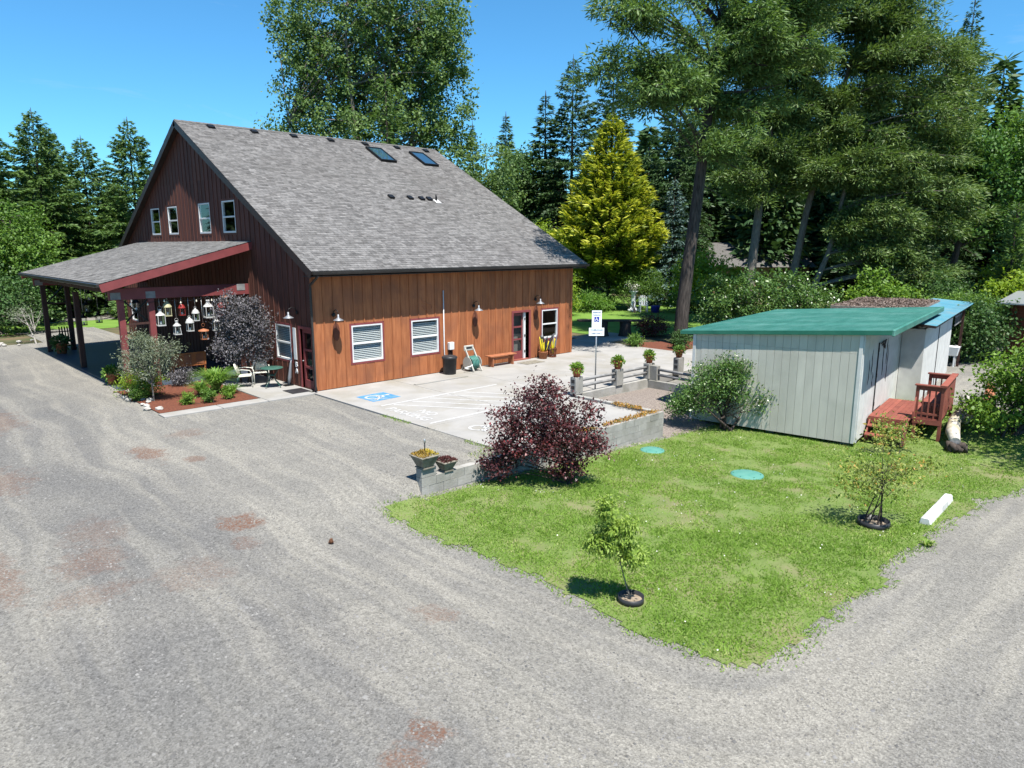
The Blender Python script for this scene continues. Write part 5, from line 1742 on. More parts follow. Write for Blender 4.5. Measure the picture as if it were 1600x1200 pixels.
def broad(name, base, blobs, lm, label, seed, nclump=260, per=70, leaf=(.2, .13), sig=.45, bark='barkgrey', trunk_r=.2, cat='tree', group=None,
          shell=.45, needle=False, stems=1, trunk_path=None, limbs=40, split=.35, droop=0., extra=None, crown='crown', flat=.7, boughs=0):
    """Tree or shrub: leaf clumps spread through ellipsoids, limbs reaching from the stem(s) to the clumps."""
    r = np.random.default_rng(seed)
    t = empty(name, base, label, cat, group)
    base = np.array(base, float)
    C_, d, idx = crown_points(blobs, nclump, r, shell)
    tb = Tubes(7)
    zlo = min(b[2] - b[5] for b in blobs)
    ztop = max(b[2] + b[5] for b in blobs)
    paths = []
    if trunk_path is not None:
        tp = np.array(trunk_path, float)
        s = np.linspace(0, 1, len(tp))
        ss = np.linspace(0, 1, 12)
        tp = np.stack([np.interp(ss, s, tp[:, i]) for i in range(3)], -1)
        tb.add(tp, trunk_r * (1 - ss * .8))
        paths.append(tp)
    else:
        for k in range(stems):
            top = C_[r.integers(len(C_))].copy()
            if stems == 1:
                top = np.array([np.mean([b[0] for b in blobs]), np.mean([b[1] for b in blobs]), zlo + (ztop - zlo) * .8])
            ss = np.linspace(0, 1, 9)
            off = r.normal(size=3) * np.array([.15, .15, 0]) * (stems > 1)
            tp = base + off + (top - base - off) * ss[:, None]
            tp = tp + (np.sin(ss * 3.1 + r.uniform(0, 6))[:, None] * r.normal(size=3) * (ztop - base[2]) * .012)
            tp[0] = base + off - np.array([0, 0, .08])
            tb.add(tp, trunk_r * (1 - ss * .88) * r.uniform(.75, 1.1))
            paths.append(tp)
    if boughs:
        # needle boughs: flattened fans of clumps along limbs that leave the trunk and sag outwards
        tg, d0, _ = crown_points(blobs, boughs, r, .55)
        cl, dl = [], []
        tp = paths[0]
        per_b = nclump // boughs
        for q in range(boughs):
            T_ = tg[q]
            hd = np.linalg.norm(tp[:, :2] - T_[:2], axis=1)
            j = int(np.argmin(np.abs(tp[:, 2] - (T_[2] - .1 * hd)) + (np.arange(len(tp)) < int(len(tp) * split)) * 99))
            a = tp[j]
            L_ = np.linalg.norm(T_ - a)
            dv = unit(T_ - a)
            e = unit(np.array([-dv[1], dv[0], 0.]))
            mid = (a + T_) / 2 + np.array([0, 0, .14 * L_])
            ss = np.linspace(0, 1, 7)
            tb.add(((1 - ss) ** 2)[:, None] * a + (2 * ss * (1 - ss))[:, None] * mid + (ss ** 2)[:, None] * T_, max(.02, trunk_r * .2) * (1 - ss * .88))
            s_ = r.uniform(max(.25, 1 - 2.6 / max(L_, .1)), 1.05, per_b)
            base_p = ((1 - s_) ** 2)[:, None] * a + (2 * s_ * (1 - s_))[:, None] * mid + (s_ ** 2)[:, None] * T_
            wl_ = r.normal(size=per_b) * (.62 - .3 * (s_ - .5))
            cl.append(base_p + e * wl_[:, None] + np.array([0, 0, 1.]) * (-.22 * np.abs(wl_) + r.normal(size=per_b) * .1)[:, None])
            dl.append(np.tile(dv, (per_b, 1)) + e * np.sign(wl_)[:, None] * .5)
        C_ = np.concatenate(cl)
        d = unit(np.concatenate(dl))
        nclump = len(C_)
        limbs = 0
    for k in range(min(limbs, nclump)):
        tgt = C_[k]
        tp = paths[r.integers(len(paths))]
        lo = int(len(tp) * split)
        hgt = tp[lo:, 2]
        j = lo + int(np.argmin(np.abs(hgt - (tgt[2] - .35 * np.linalg.norm(tgt[:2] - tp[lo:, :2].mean(0))))))
        a = tp[min(j, len(tp) - 1)]
        ss = np.linspace(0, 1, 6)
        mid = (a + tgt) / 2 + np.array([0, 0, .12 * np.linalg.norm(tgt - a)])
        bp = ((1 - ss) ** 2)[:, None] * a + (2 * ss * (1 - ss))[:, None] * mid + (ss ** 2)[:, None] * tgt
        rr = trunk_r * .3 * (1 - j / len(tp) * .6)
        tb.add(bp, rr * (1 - ss * .9))
    if extra:
        extra(tb, r)
    tb.build('trunk', MT[bark], t)
    per = max(12, int(per * .87))
    leaf = (leaf[0] * 1.06, leaf[1] * 1.06)
    n = nclump * per
    ci = np.repeat(np.arange(nclump), per)
    P = C_[ci] + r.normal(size=(n, 3)) * sig * np.array([1, 1, flat]) * r.uniform(.6, 1.25, nclump)[ci][:, None]
    if needle:
        D = unit(unit(P - C_[ci]) * .7 + (d[ci] * .6 if boughs else 0) + r.normal(size=(n, 3)) * .35 + np.array([0, 0, -droop]))
        roll = None
    else:
        D = unit(r.normal(size=(n, 3)) + np.array([0, 0, -droop]) + .35 * d[ci])
        roll = np.array([0, 0, 1.6]) + .6 * d[ci]
    sz = r.uniform(.6, 1.25, n)
    V, F = leaf_quads(P, D, leaf[0] * sz, leaf[1] * sz, r, roll, .08)
    rn = np.clip(r.uniform(0, .7, n) + .3 * r.uniform(0, 1, nclump)[ci], 0, 1)
    npmesh(crown, V, F, LF[lm], t, rn)
    return t

def lat(base, r, f, z):
    """Offset across (r) and along (f) the view, at height z."""
    return (base[0] + .723 * r + .691 * f, base[1] - .691 * r + .723 * f, z)

def blob(base, r, f, z, a, b, c):
    x, y, z = lat(base, r, f, z)
    m = max(a, b)
    return (x, y, z, m if a == b else (a + b) / 2, m if a == b else (a + b) / 2, c)

# ---------------------------------------------------------------- trees left of the barn
for (x, y, H, R, sd, lb) in (
        (-.1, 38.8, 14.2, 4.8, 1, 'tall spruce second from the frame edge left of the barn'),
        (2.4, 46.4, 14.0, 4.2, 2, 'slim spruce tip just behind the tallest left spruce'),
        (3.6, 42.2, 13.1, 4.6, 3, 'spruce midway between the left pair and the barn'),
        (5.1, 35.5, 13.8, 4.6, 4, 'spruce standing closest to the barn gable'),
        (-3.6, 36.5, 13.0, 5.0, 5, 'broad spruce cut by the frame edge left of the barn')):
    if sd in (1, 4):
        sp_ = conifer('spruce_tree', (x, y, 0), H, R, sd, 'spruce', lb, 'spruces left of the barn', dens=3.4, droop=.36, rise=.1, power=.8, spray=(.42, .12), start=.02)
    else:
        another(sp_, (x, y, 0), H, R, sd * 1.3, lb)
b0 = (-3.0, 31.6, 0)
broad('leafy_tree', b0, [blob(b0, -.5, 0, 5.6, 2.2, 2.2, 2.4), blob(b0, 1.2, -.5, 4.2, 1.8, 1.8, 2.2), blob(b0, -1.6, 0, 3.4, 2, 2, 2.3)], 'mid',
      'bright green leafy tree in front of the left spruces', 21, 300, 46, (.19, .12), .3, trunk_r=.14, group='leafy trees left of the porch')
b0 = (2.6, 46.5, 0)
broad('leafy_tree', b0, [blob(b0, -1.2, 0, 6.6, 2.8, 2.8, 2.9), blob(b0, 1.6, .3, 5.6, 2.6, 2.6, 2.6), blob(b0, .4, 0, 4.2, 3.2, 3.2, 2.2), blob(b0, -3.4, 0, 5.4, 2.4, 2.4, 2.6)], 'mid',
      'mid green leafy tree behind the far end of the porch', 22, 420, 46, (.24, .15), .4, trunk_r=.2, group='leafy trees left of the porch')
b0 = (4.6, 36.5, 0)
broad('leafy_shrub', b0, [blob(b0, 0, 0, 5.2, 1.3, 1.3, 2.2), blob(b0, .3, 0, 3.2, 1.5, 1.5, 1.9)], 'lime', 'lime green shrub showing above the porch roof', 23, 90, 60, (.2, .13), .34, trunk_r=.1, cat='shrub')
b0 = (-5.0, 27.6, 0)
broad('dark_shrub', b0, [blob(b0, 0, 0, 2.0, 2.4, 2.4, 1.9), blob(b0, -2.6, .3, 2.3, 2.2, 2.2, 2.0), blob(b0, 1.2, .6, 1.3, 1.3, 1.3, 1.2)], 'dark',
      'dark bushy thicket beyond the far porch posts', 24, 170, 80, (.17, .11), .42, trunk_r=.1, stems=4, cat='shrub')
b0 = (-5.9, 22.4, 0)
def bare(base, n, H, sd, spread):
    def f(tb, r):
        for k in range(n):
            d = unit(np.array([r.normal() * spread, r.normal() * spread, 1.]))
            a = np.array(base) + np.array([0, 0, H * r.uniform(.25, .45)])
            ss = np.linspace(0, 1, 5)
            p = a + d * (H * .6 * ss)[:, None] + r.normal(size=3) * .1 * (ss ** 2)[:, None]
            tb.add(p, .02 * (1 - ss * .85))
            for q in range(4):
                e = unit(d + r.normal(size=3) * .7)
                m_ = a + d * H * .6 * r.uniform(.4, 1)
                tb.add(m_ + e * (H * .2 * ss)[:, None], .008 * (1 - ss * .8))
    return f
broad('pale_sapling', (-4.46, 21.4, 0), [blob((-4.46, 21.4, 0), -.6, 0, 1.55, .9, .9, .5)], 'olive', 'pale forked sapling standing by the far porch corner', 25, 30, 26, (.08, .03), .22,
      'deadwood', .045, limbs=14, extra=bare((-4.46, 21.4, 0), 6, 1.7, 3, .5))

# ---------------------------------------------------------------- trees behind the barn
b0 = (22.1, 29.9, 0)
pb_ = [blob(b0, -1.0, 0, 22, 6.0, 5, 7), blob(b0, 2.6, 0, 23, 5.2, 5, 7), blob(b0, -4.2, 0, 17.5, 4.2, 4, 4.5), blob(b0, 4.6, 0, 17, 4.0, 4, 5),
       blob(b0, 0, 0, 14.6, 6.6, 5, 4), blob(b0, -6.4, 0, 13.3, 2.6, 3, 2.6), blob(b0, 6.0, 0, 21, 2.8, 3, 3.5), blob(b0, -5.6, 0, 22, 2.4, 3, 3.5),
       blob(b0, 5.5, 0, 12, 3.5, 4, 3)]
broad('cottonwood_tree', b0, pb_, 'poplar', 'huge pale green cottonwood rising behind the barn ridge', 31, 1500, 64, (.23, .18), .36, 'barkgrey', .42, shell=.42, stems=5, limbs=160, split=.25, flat=.9)
conifer('slim_fir', (18.3, 17.2 + 5, 0), 16.6, 2.1, 33, 'doug', 'slim dark-stemmed fir in front of the cottonwood', bark='barkdark', start=.4, dens=.8, droop=.6, rise=.05, gap=.25, spray=(.5, .14), power=.6)
b0 = (33, 26.5, 0)
broad('cottonwood_tree', b0, [blob(b0, 0, 0, 11, 3.0, 3, 3.2), blob(b0, -2, 0, 9, 2.6, 3, 2.5)], 'poplar', 'small pale cottonwood spray at the right end of the ridge', 34, 90, 70, (.24, .17), .5, trunk_r=.16)
for (x, y, H, R, sd, lm, lb, kw) in (
        (33.9, 31.0, 16.2, 2.3, 41, 'fir', 'narrow dark fir spire just right of the barn ridge', dict(power=.9)),
        (46.5, 39.8, 19.6, 3.6, 42, 'fir', 'thin topped fir in the gap of sky right of the barn', dict(gap=.2)),
        (42.5, 29.7, 19.8, 4.2, 43, 'fir', 'dark fir left of the tall twin-topped fir', dict(gap=.1)),
        (42.1, 25.7, 22.3, 5.0, 44, 'fir', 'tall dark fir directly behind the golden cypress', dict(power=.7)),
        (50.8, 27.7, 24.3, 5.6, 45, 'fir', 'ragged tall fir between cypress and leaning fir', dict(gap=.25, power=.7)),
        (52.0, 20.0, 22, 4.6, 46, 'fir', 'dark fir behind the blue spruce', dict(gap=.1, power=.6)),
        (60.7, -2.6, 25.4, 3.4, 47, 'fir', 'lone fir spire against the sky at the upper right', dict(gap=.15, power=.8)),
        (62, -10.5, 20.5, 4.2, 48, 'fir', 'fir cut by the right frame edge', dict(gap=.1)),
        (56.5, 3.0, 19.5, 3.6, 49, 'fir', 'fir behind the big pine at the upper right', dict(gap=.1, power=.7))):
    if sd in (41, 44, 47):
        fir_ = conifer('fir_tree', (x, y, 0), H, R, sd, lm, lb, 'tall firs behind the garden', dens=2.5, droop=.45, rise=.06, spray=(.5, .14), **kw)
    else:
        another(fir_, (x, y, 0), H, R, sd * 1.7, lb)
b0 = (41.1, 31.1, 0)
broad('oak_tree', b0, [blob(b0, 0, 0, 11.5, 3.6, 3.6, 3.6), blob(b0, -2.4, 0, 8.5, 2.8, 2.8, 3), blob(b0, 2.5, 0, 8.5, 2.8, 2.8, 3.2)], 'dark', 'round dark green oak above the barn eave', 51, 200, 80, (.26, .18), .55, trunk_r=.3)
b0 = (34, 20.5, 0)
broad('young_tree', b0, [blob(b0, -1, 0, 5.6, 1.3, 1.3, 1.8), blob(b0, .6, 0, 4.8, 1.3, 1.3, 1.8), blob(b0, -2.6, 0, 4.4, 1.4, 1.4, 1.6)], 'lime', 'yellow-green young trees just above the roof corner', 52, 80, 70, (.2, .12), .35, trunk_r=.08, stems=3)
conifer('golden_cypress', (33.6, 14.0, 0), 14.8, 4.5, 53, 'gold', 'golden yellow cypress, a tall feathery cone beyond the barn', bark='barkdark', dens=3.0, droop=.05, rise=.36, up=.32, spray=(.62, .12), start=.1, power=.92, gold=True)
conifer('blue_spruce', (39.9, 12.3, 0), 10.4, 2.6, 54, 'bluesp', 'blue-grey spruce behind the leaning trunk', dens=1.5, droop=.35, rise=.05, spray=(.45, .17), start=.04, power=.8)

# the great leaning fir
b0 = (19.55, -1.95, 0)
tpath = [lat(b0, 0, 0, -.1), lat(b0, .15, 0, 3), lat(b0, .55, 0, 7), lat(b0, .85, 0, 10.9), lat(b0, 1.15, 0, 14), lat(b0, 1.45, 0, 17), lat(b0, 1.7, 0, 22), lat(b0, 1.9, 0, 29)]
def doug_limbs(tb, r):
    ss = np.linspace(0, 1, 8)
    for (z0, r1, f1, z1, w) in ((10.0, -3.2, -5.5, 12.4, .1), (11.0, -4.6, -6, 14.2, .1), (13.5, -2.9, -4.5, 15.6, .09), (15.2, -1.5, -2.8, 17.0, .09), (12.3, 4.2, -.5, 12.6, .1),
                                (13.8, 4.6, .8, 14.2, .1), (16, 5, 0, 16.4, .1), (9.2, 2.8, -1, 8.4, .04), (8.0, 2.4, .6, 7.0, .035), (9.9, -1.6, .5, 9.4, .03)):
        a = np.array([np.interp(z0, [p[2] for p in tpath], [p[i] for p in tpath]) for i in range(3)])
        b = np.array(lat(b0, r1, f1, z1))
        mid = (a + b) / 2 + np.array([0, 0, -.25 if z1 > z0 else .3])
        tb.add(((1 - ss) ** 2)[:, None] * a + (2 * ss * (1 - ss))[:, None] * mid + (ss ** 2)[:, None] * b, w * (1 - ss * .85))
broad('leaning_fir', b0, [blob(b0, -4.4, -6, 13.7, 1.35, 1.35, 1.8), blob(b0, -3.2, -5.5, 12.0, 1.5, 1.5, 1.4), blob(b0, -1.9, -4, 11.0, 1.2, 1.2, 1.1), blob(b0, -1.4, -3, 13.4, 1.4, 1.4, 1.8),
                          blob(b0, -3.2, -5, 15.8, 1.9, 1.8, 1.5), blob(b0, -2.4, -2.5, 11.8, 1.1, 1.1, 1.2), blob(b0, 1.6, 0, 18.8, 3.4, 3.4, 3.4), blob(b0, 4.4, 0, 14.6, 2.6, 2.4, 2.0), blob(b0, 3.6, .5, 12.0, 1.9, 1.9, 1.3), blob(b0, 2.4, -1, 10.2, 1.8, 1.8, 1.0), blob(b0, 3.0, -1, 14.6, 1.8, 1.8, 1.8),
                          blob(b0, 5.6, 0, 17.4, 2.6, 2.6, 2.4), blob(b0, 1.9, 0, 25, 2.6, 2.6, 3.6), blob(b0, .6, 0, 12.7, .9, .9, 1.6), blob(b0, -5.2, -6, 12.4, .7, .7, 1.0)],
      'doug', 'great fir with a long bare leaning trunk behind the green shed', 61, 2600, 46, (.26, .064), .2, 'bark', .37, needle=True, droop=.25, trunk_path=tpath, split=.36, extra=doug_limbs, flat=.6, boughs=215)

# the big pines on the right
b0 = (30.8, .2, 0)
t1 = [lat(b0, -.2, 0, -.1), lat(b0, 0, 0, 4), lat(b0, .3, 0, 9), lat(b0, 1.0, 0, 16), lat(b0, 1.5, 0, 22)]
broad('big_pine', b0, [blob(b0, -1.4, 0, 15.5, 3.2, 3.2, 3.4), blob(b0, 2.2, 0, 18.5, 4.2, 4.2, 4.2), blob(b0, -2.6, -1, 11.6, 2.6, 2.6, 2.2), blob(b0, 1.5, -1, 12.6, 3.0, 3, 2.6), blob(b0, -1.0, -1, 8.6, 2.6, 2.6, 1.6), blob(b0, 2.4, -1, 9.0, 2.4, 2.4, 1.6), blob(b0, 5, 0, 21, 3.2, 3.2, 4)],
      'pine', 'big pine with straight grey trunk right of the leaning fir', 62, 2300, 46, (.29, .07), .25, 'barkgrey', .36, needle=True, droop=.05, trunk_path=t1, split=.45, flat=.7, boughs=180)
b1 = (32.5, -1.2, 0)
t2 = [lat(b1, .2, 0, -.1), lat(b1, .5, 0, 3), lat(b1, 1.2, 0, 8), lat(b1, 2.6, 0, 14), lat(b1, 4.0, 0, 20)]
broad('big_pine', b1, [blob(b1, 5.2, -1, 17, 4.2, 4.2, 4.0), blob(b1, 7.6, -1, 12.8, 3.8, 3.8, 3.0), blob(b1, 3.6, -1, 11.5, 3.4, 3.4, 2.4), blob(b1, 9.6, 0, 15.2, 2.2, 2.2, 2.4), blob(b1, 4.2, -1, 20, 3.4, 3.4, 3), blob(b1, 1.4, -2, 10.2, 2.4, 2.4, 1.8), blob(b1, .2, -1.5, 14, 2.4, 2.4, 2.2)],
      'pine', 'widest pine filling the sky above the shed, with fine grey trunk', 63, 2600, 46, (.29, .07), .25, 'barkgrey', .32, needle=True, droop=.05, trunk_path=t2, split=.4, flat=.7, boughs=200)
b2 = (31.6, -2.4, 0)
t3 = [lat(b2, .2, 0, -.1), lat(b2, 1.0, 0, 2.2), lat(b2, 2.0, 0, 5), lat(b2, 2.6, 0, 9), lat(b2, 4.4, 0, 12)]
broad('curved_pine', b2, [blob(b2, 5.6, -1, 6.0, 2.8, 2.8, 1.8), blob(b2, 7.6, -1, 8.8, 3.0, 3.0, 2.2), blob(b2, 4.2, -1, 9.2, 2.6, 2.6, 1.6), blob(b2, 6.8, -1, 3.9, 2.4, 2.4, 1.5), blob(b2, 9.2, -.6, 6.6, 2.0, 2, 1.8), blob(b2, 3.4, -1, 6.4, 1.8, 1.8, 1.2)],
      'pine', 'low pine with a curved trunk and drooping grey-green boughs', 64, 1700, 46, (.27, .064), .23, 'barkgrey', .25, needle=True, droop=.25, trunk_path=t3, split=.3, flat=.6, boughs=120)

# broadleaf trees at the right
b0 = (41.6, -8.7, 0)
t4 = [lat(b0, -1.2, 0, -.1), lat(b0, -.6, 0, 3), lat(b0, -.2, 0, 6), lat(b0, .3, 0, 10)]
broad('oak_tree', b0, [blob(b0, -1, 0, 11, 2.8, 2.8, 2.6), blob(b0, 1.4, 0, 9.2, 2.6, 2.6, 2.4), blob(b0, -2.4, 0, 8, 2.2, 2.2, 1.8), blob(b0, 2.6, 0, 6.4, 1.8, 1.8, 1.3), blob(b0, .2, 0, 6.6, 2.0, 2, 1.4)],
      'oak', 'green oak with dark forked trunk above the blue roof', 71, 230, 85, (.24, .16), .5, 'barkdark', .32, trunk_path=t4, limbs=60, split=.25)
b0 = (45.5, -10.8, 0)
broad('oak_tree', b0, [blob(b0, .5, 0, 11.5, 2.8, 2.8, 3.0), blob(b0, 1.8, 0, 8, 2.6, 2.6, 2.6)], 'mid', 'lighter green tree at the right frame edge', 72, 150, 80, (.25, .17), .5, 'barkdark', .28, limbs=40)
conifer('columnar_cypress', (35.3, -12.7, 0), 7.2, .75, 73, 'doug', 'narrow columnar evergreen at the right edge', dens=2.2, droop=.0, rise=.8, up=.4, spray=(.4, .12), start=.02, power=.35)

# ---------------------------------------------------------------- shrubs beyond the patio
def shrub(name, x, y, blobs, lm, label, sd, n=60, per=60, leaf=(.12, .08), sig=.22, tr=.04, stems=4, cat='shrub', z=None, group=None, **kw):
    base = (x, y, tz(x, y) if z is None else z)
    return broad(name, base, [blob(base, *b) for b in blobs], lm, label, sd, n, per, leaf, sig, trunk_r=tr, stems=stems, cat=cat, limbs=min(n, 24), group=group, bark=kw.pop('bark', 'barkdark'), **kw)
shrub('clipped_hedge', 22.6, 11.2, [(0, 0, 1.6, 1.4, 1.4, 1.7), (-1.2, 0, 1.3, 1.3, 1.3, 1.5)], 'dark', 'dark hedge shrub against the far barn corner', 81, 110, 70, (.14, .09), .3)
shrub('yellow_hedge', 26.2, 12.6, [(-.6, 0, 1.7, 1.2, 1.2, 1.6), (.5, 0, 1.6, 1.0, 1.0, 1.6)], 'lime', 'yellow-green clipped shrub beyond the barn corner', 82, 100, 70, (.14, .09), .28)
shrub('soft_round_shrub', 32.4, 10.3, [(.3, 2.2, 2.4, 1.9, 1.9, 1.2), (-.6, 2.2, 1.5, 1.7, 1.7, 1.2), (1.6, 2.2, 1.8, 1.3, 1.3, 1.0)], 'mid', 'soft round green shrub behind the white pedestal', 83, 150, 70, (.18, .05), .3, needle=True)
shrub('fern_clump', 30.6, 13.2, [(0, 0, .7, 1.5, 1.5, .7)], 'lily', 'bright fern clump left of the white pedestal', 84, 60, 60, (.3, .05), .3, needle=True)
shrub('low_border_shrub', 32.6, 14.0, [(0, 0, .5, 1.2, 1.2, .5), (-2, 0, .5, 1.2, 1.2, .6)], 'bright', 'low bright border shrub at the back of the garden lawn', 85, 60, 60, (.2, .09), .28)
shrub('flowering_shrub', 34.8, 7.6, [(0, 0, 1.0, 1.3, 1.3, .9), (1.3, 0, .9, 1.1, 1.1, .8)], 'bright', 'leafy border shrub right of the white plastic chair', 86, 80, 60, (.18, .1), .28)
shrub('upright_shrub', 37.0, 8.0, [(0, 0, 2.3, 1.0, 1.0, 1.9)], 'mid', 'upright green shrub left of the leaning trunk', 87, 80, 60, (.17, .11), .28)
shrub('laurel_shrub', 24.6, -3.6, [(-.8, 0, 2.0, 1.8, 1.8, 1.6), (1.4, 0, 2.1, 1.6, 1.6, 1.5), (3, .3, 1.7, 1.5, 1.5, 1.2), (-2.4, .4, 1.9, 1.1, 1.1, 1.6)], 'shrub', 'large glossy laurel behind the green shed roof', 88, 240, 80, (.16, .09), .3, .07)
shrub('yellow_green_shrub', 31.5, 2.6, [(-1.8, 0, 3.2, 1.6, 1.6, 1.8), (0, 0, 2.6, 1.8, 1.8, 1.4)], 'lime', 'yellow-green shrub between leaning trunk and the far house', 89, 110, 70, (.19, .12), .34)
shrub('leafy_shrub', 31.6, -7.4, [(0, 0, 2.2, 1.3, 1.3, 1.7), (1.2, 0, 1.6, 1.2, 1.2, 1.2), (-1.1, 0, 1.5, 1.1, 1.1, 1.2)], 'bright', 'bright leafy shrub behind the litter-covered roof', 90, 130, 70, (.19, .12), .32)
shrub('dark_round_shrub', 33.5, -9.8, [(0, 0, 2.0, 1.7, 1.7, 1.6), (1.4, .5, 1.6, 1.4, 1.4, 1.4)], 'dark', 'dark rounded shrub behind the blue roof', 91, 130, 70, (.16, .1), .32)
shrub('low_clipped_shrub', 30.5, -11.9, [(0, 0, 2.1, 1.6, 1.6, .55), (1.5, 0, 2.0, 1.2, 1.2, .5)], 'mid', 'low flat-topped hedge over the end of the blue roof', 92, 90, 60, (.14, .06), .24)
shrub('ivy_thicket', 25.6, -13.1, [(0, 0, 1.1, 1.4, 1.0, 1.4), (1.2, .2, 1.2, 1.3, 1.0, 1.5)], 'dark', 'dark thicket in the shade behind the utility sink', 93, 130, 70, (.14, .1), .3)
shrub('fruit_spray', 33, -14.4, [(0, 0, 3.1, 1.5, 1.5, .7), (1.3, 0, 3.3, 1.2, 1.2, .7), (-1.4, 0, 2.7, 1.1, 1.1, .5)], 'lime', 'yellow-green foliage above the silver-roofed shed', 94, 90, 60, (.2, .13), .3)
shrub('tall_brush', 42.5, -5.0, [(0, 0, 2.4, 2.2, 2.2, 2.2), (2.4, 0, 2, 2, 2, 1.9)], 'dark', 'dark brush under the oak at the right', 95, 120, 70, (.2, .13), .4)
shrub('pale_brush', 49, -12, [(0, 0, 3, 2.4, 2.4, 2.4), (-2.4, 0, 2.4, 2, 2, 2)], 'lime', 'sunlit pale brush on the far slope at the right', 96, 120, 60, (.24, .15), .4)
shrub('dark_red_shrub', 21.3, 1.0, [(0, 0, .55, .95, .95, .6)], 'dullred', 'dark red low shrub in the shade left of the leaning trunk', 97, 60, 60, (.1, .06), .2)
shrub('low_evergreen', 17.2, -.9, [(0, 0, .3, .42, .42, .3)], 'mid', 'small round evergreen in the red mulch island', 98, 40, 50, (.1, .04), .12, .02)
shrub('low_evergreen', 18.2, -2.9, [(0, 0, .45, .4, .4, .45)], 'dark', 'dark upright evergreen at the foot of the leaning fir', 99, 40, 50, (.1, .05), .13, .02)
shrub('border_plant', 16.0, 5.2, [(0, 0, .9, 1.0, 1.0, 1.0), (.6, 1, .9, 1.0, 1.0, 1.0)], 'dark', 'dark shrub beside the barn end wall', 100, 70, 60, (.12, .08), .25)
shrub('blossom_spray', 33.1, 11.1, [(-.15, 0, 1.95, .5, .5, .4)], 'white', 'spray of pale blossom on top of the white pedestal', 101, 14, 30, (.12, .1), .12, .02, 2, z=1.56, cat='flowers')
# ---------------------------------------------------------------- planting close to the barn, patio and shed
b0 = (-1.15, 3.1, .04)
broad('purple_bush', b0, [blob(b0, 0, 0, 2.0, .85, .85, .95), blob(b0, -.35, 0, 2.7, .6, .6, .7), blob(b0, .4, 0, 2.4, .6, .6, .8), blob(b0, -.5, 0, 1.4, .6, .6, .6), blob(b0, .5, .1, 1.3, .5, .5, .6)], 'smoke',
      'smoky purple bush in front of the gable and lanterns', 111, 240, 75, (.075, .05), .17, 'barkdark', .05, cat='shrub', stems=4, limbs=50)
b0 = (-4.62, 2.3, .04)
broad('olive_tree', b0, [blob(b0, 0, 0, 1.5, .55, .55, .65), blob(b0, -.55, 0, 1.3, .4, .4, .5), blob(b0, .5, 0, 1.6, .45, .4, .45), blob(b0, -.2, 0, 2.0, .4, .4, .3), blob(b0, .1, 0, 1.0, .45, .4, .3)], 'olive',
      'thin silvery-leaved young tree at the porch corner', 112, 190, 42, (.085, .022), .14, 'barkgrey', .035, limbs=60, extra=bare(b0, 9, 2.1, 5, .45), split=.3)
def tuft(name, x, y, n, H, lm, label, sd, w=.03, spread=.6, cat='plant', group=None, z=None):
    r = np.random.default_rng(sd)
    z = tz(x, y) + .03 if z is None else z
    t = empty(name, (x, y, z), label, cat, group)
    az = r.uniform(0, 6.28, n)
    out = r.uniform(.15, 1, n) * spread
    h = H * r.uniform(.6, 1.1, n)
    seg = 4
    V = []
    for k in range(seg + 1):
        s = k / seg
        c = np.stack([x + np.cos(az) * (out * s ** 1.3 + .05), y + np.sin(az) * (out * s ** 1.3 + .05), z + h * (s * 1.5 - .85 * s ** 2.2)], -1)
        ww = w * (1 - s * .85)
        e = np.stack([-np.sin(az), np.cos(az), np.zeros(n)], -1) * ww / 2
        V += [c - e, c + e]
    V = np.stack(V, 1)
    F = []
    m = 2 * (seg + 1)
    for k in range(seg):
        F.append(np.stack([np.arange(n) * m + 2 * k, np.arange(n) * m + 2 * k + 1, np.arange(n) * m + 2 * k + 3, np.arange(n) * m + 2 * k + 2], -1))
    F = np.concatenate(F)
    npmesh('leaves', V.reshape(-1, 3), F, LF[lm], t, np.tile(r.uniform(0, 1, n), seg))
    return t
tuft('daylily_clump', -2.55, 2.35, 620, 1.12, 'lily', 'large arching daylily clump in the middle of the mulch bed', 121, .042, .95)
tuft('daylily_clump', -3.2, 1.95, 260, .75, 'lily', 'smaller daylily clump on the porch side of the mulch bed', 122, .035, .55)
tuft('daylily_clump', -2.25, 1.75, 140, .45, 'lily', 'low daylily clump toward the garden chairs', 123, .028, .42)
for (x, y, s, lb, lm) in ((-4.0, 1.05, .2, 'small clipped shrub nearest the olive-leaved tree', 'bright'), (-3.38, .85, .22, 'middle of three clipped shrubs along the walkway', 'mid'),
                          (-2.68, 1.0, .18, 'clipped shrub along the walkway nearest the chairs', 'bright'), (-4.95, 2.75, .25, 'round green shrub at the gravel edge of the bed', 'mid')):
    shrub('clipped_shrub', x, y, [(0, 0, s + .06, s, s, s)], lm, lb, int(130 - x * 10), 36, 50, (.055, .028), .055, .012, 3, z=.04, group='small clipped shrubs in the mulch bed')
shrub('lime_shrub', -4.75, 3.7, [(0, 0, .45, .5, .5, .4), (.5, 0, .5, .4, .4, .4)], 'lime', 'lime green shrub at the foot of the near porch posts', 141, 80, 55, (.07, .04), .14, .02, z=.04)
shrub('grey_sage', -2.9, 4.5, [(0, 0, .3, .5, .4, .3)], 'smoke', 'grey sage mound before the porch bench', 142, 50, 50, (.07, .03), .13, .02, z=.04)

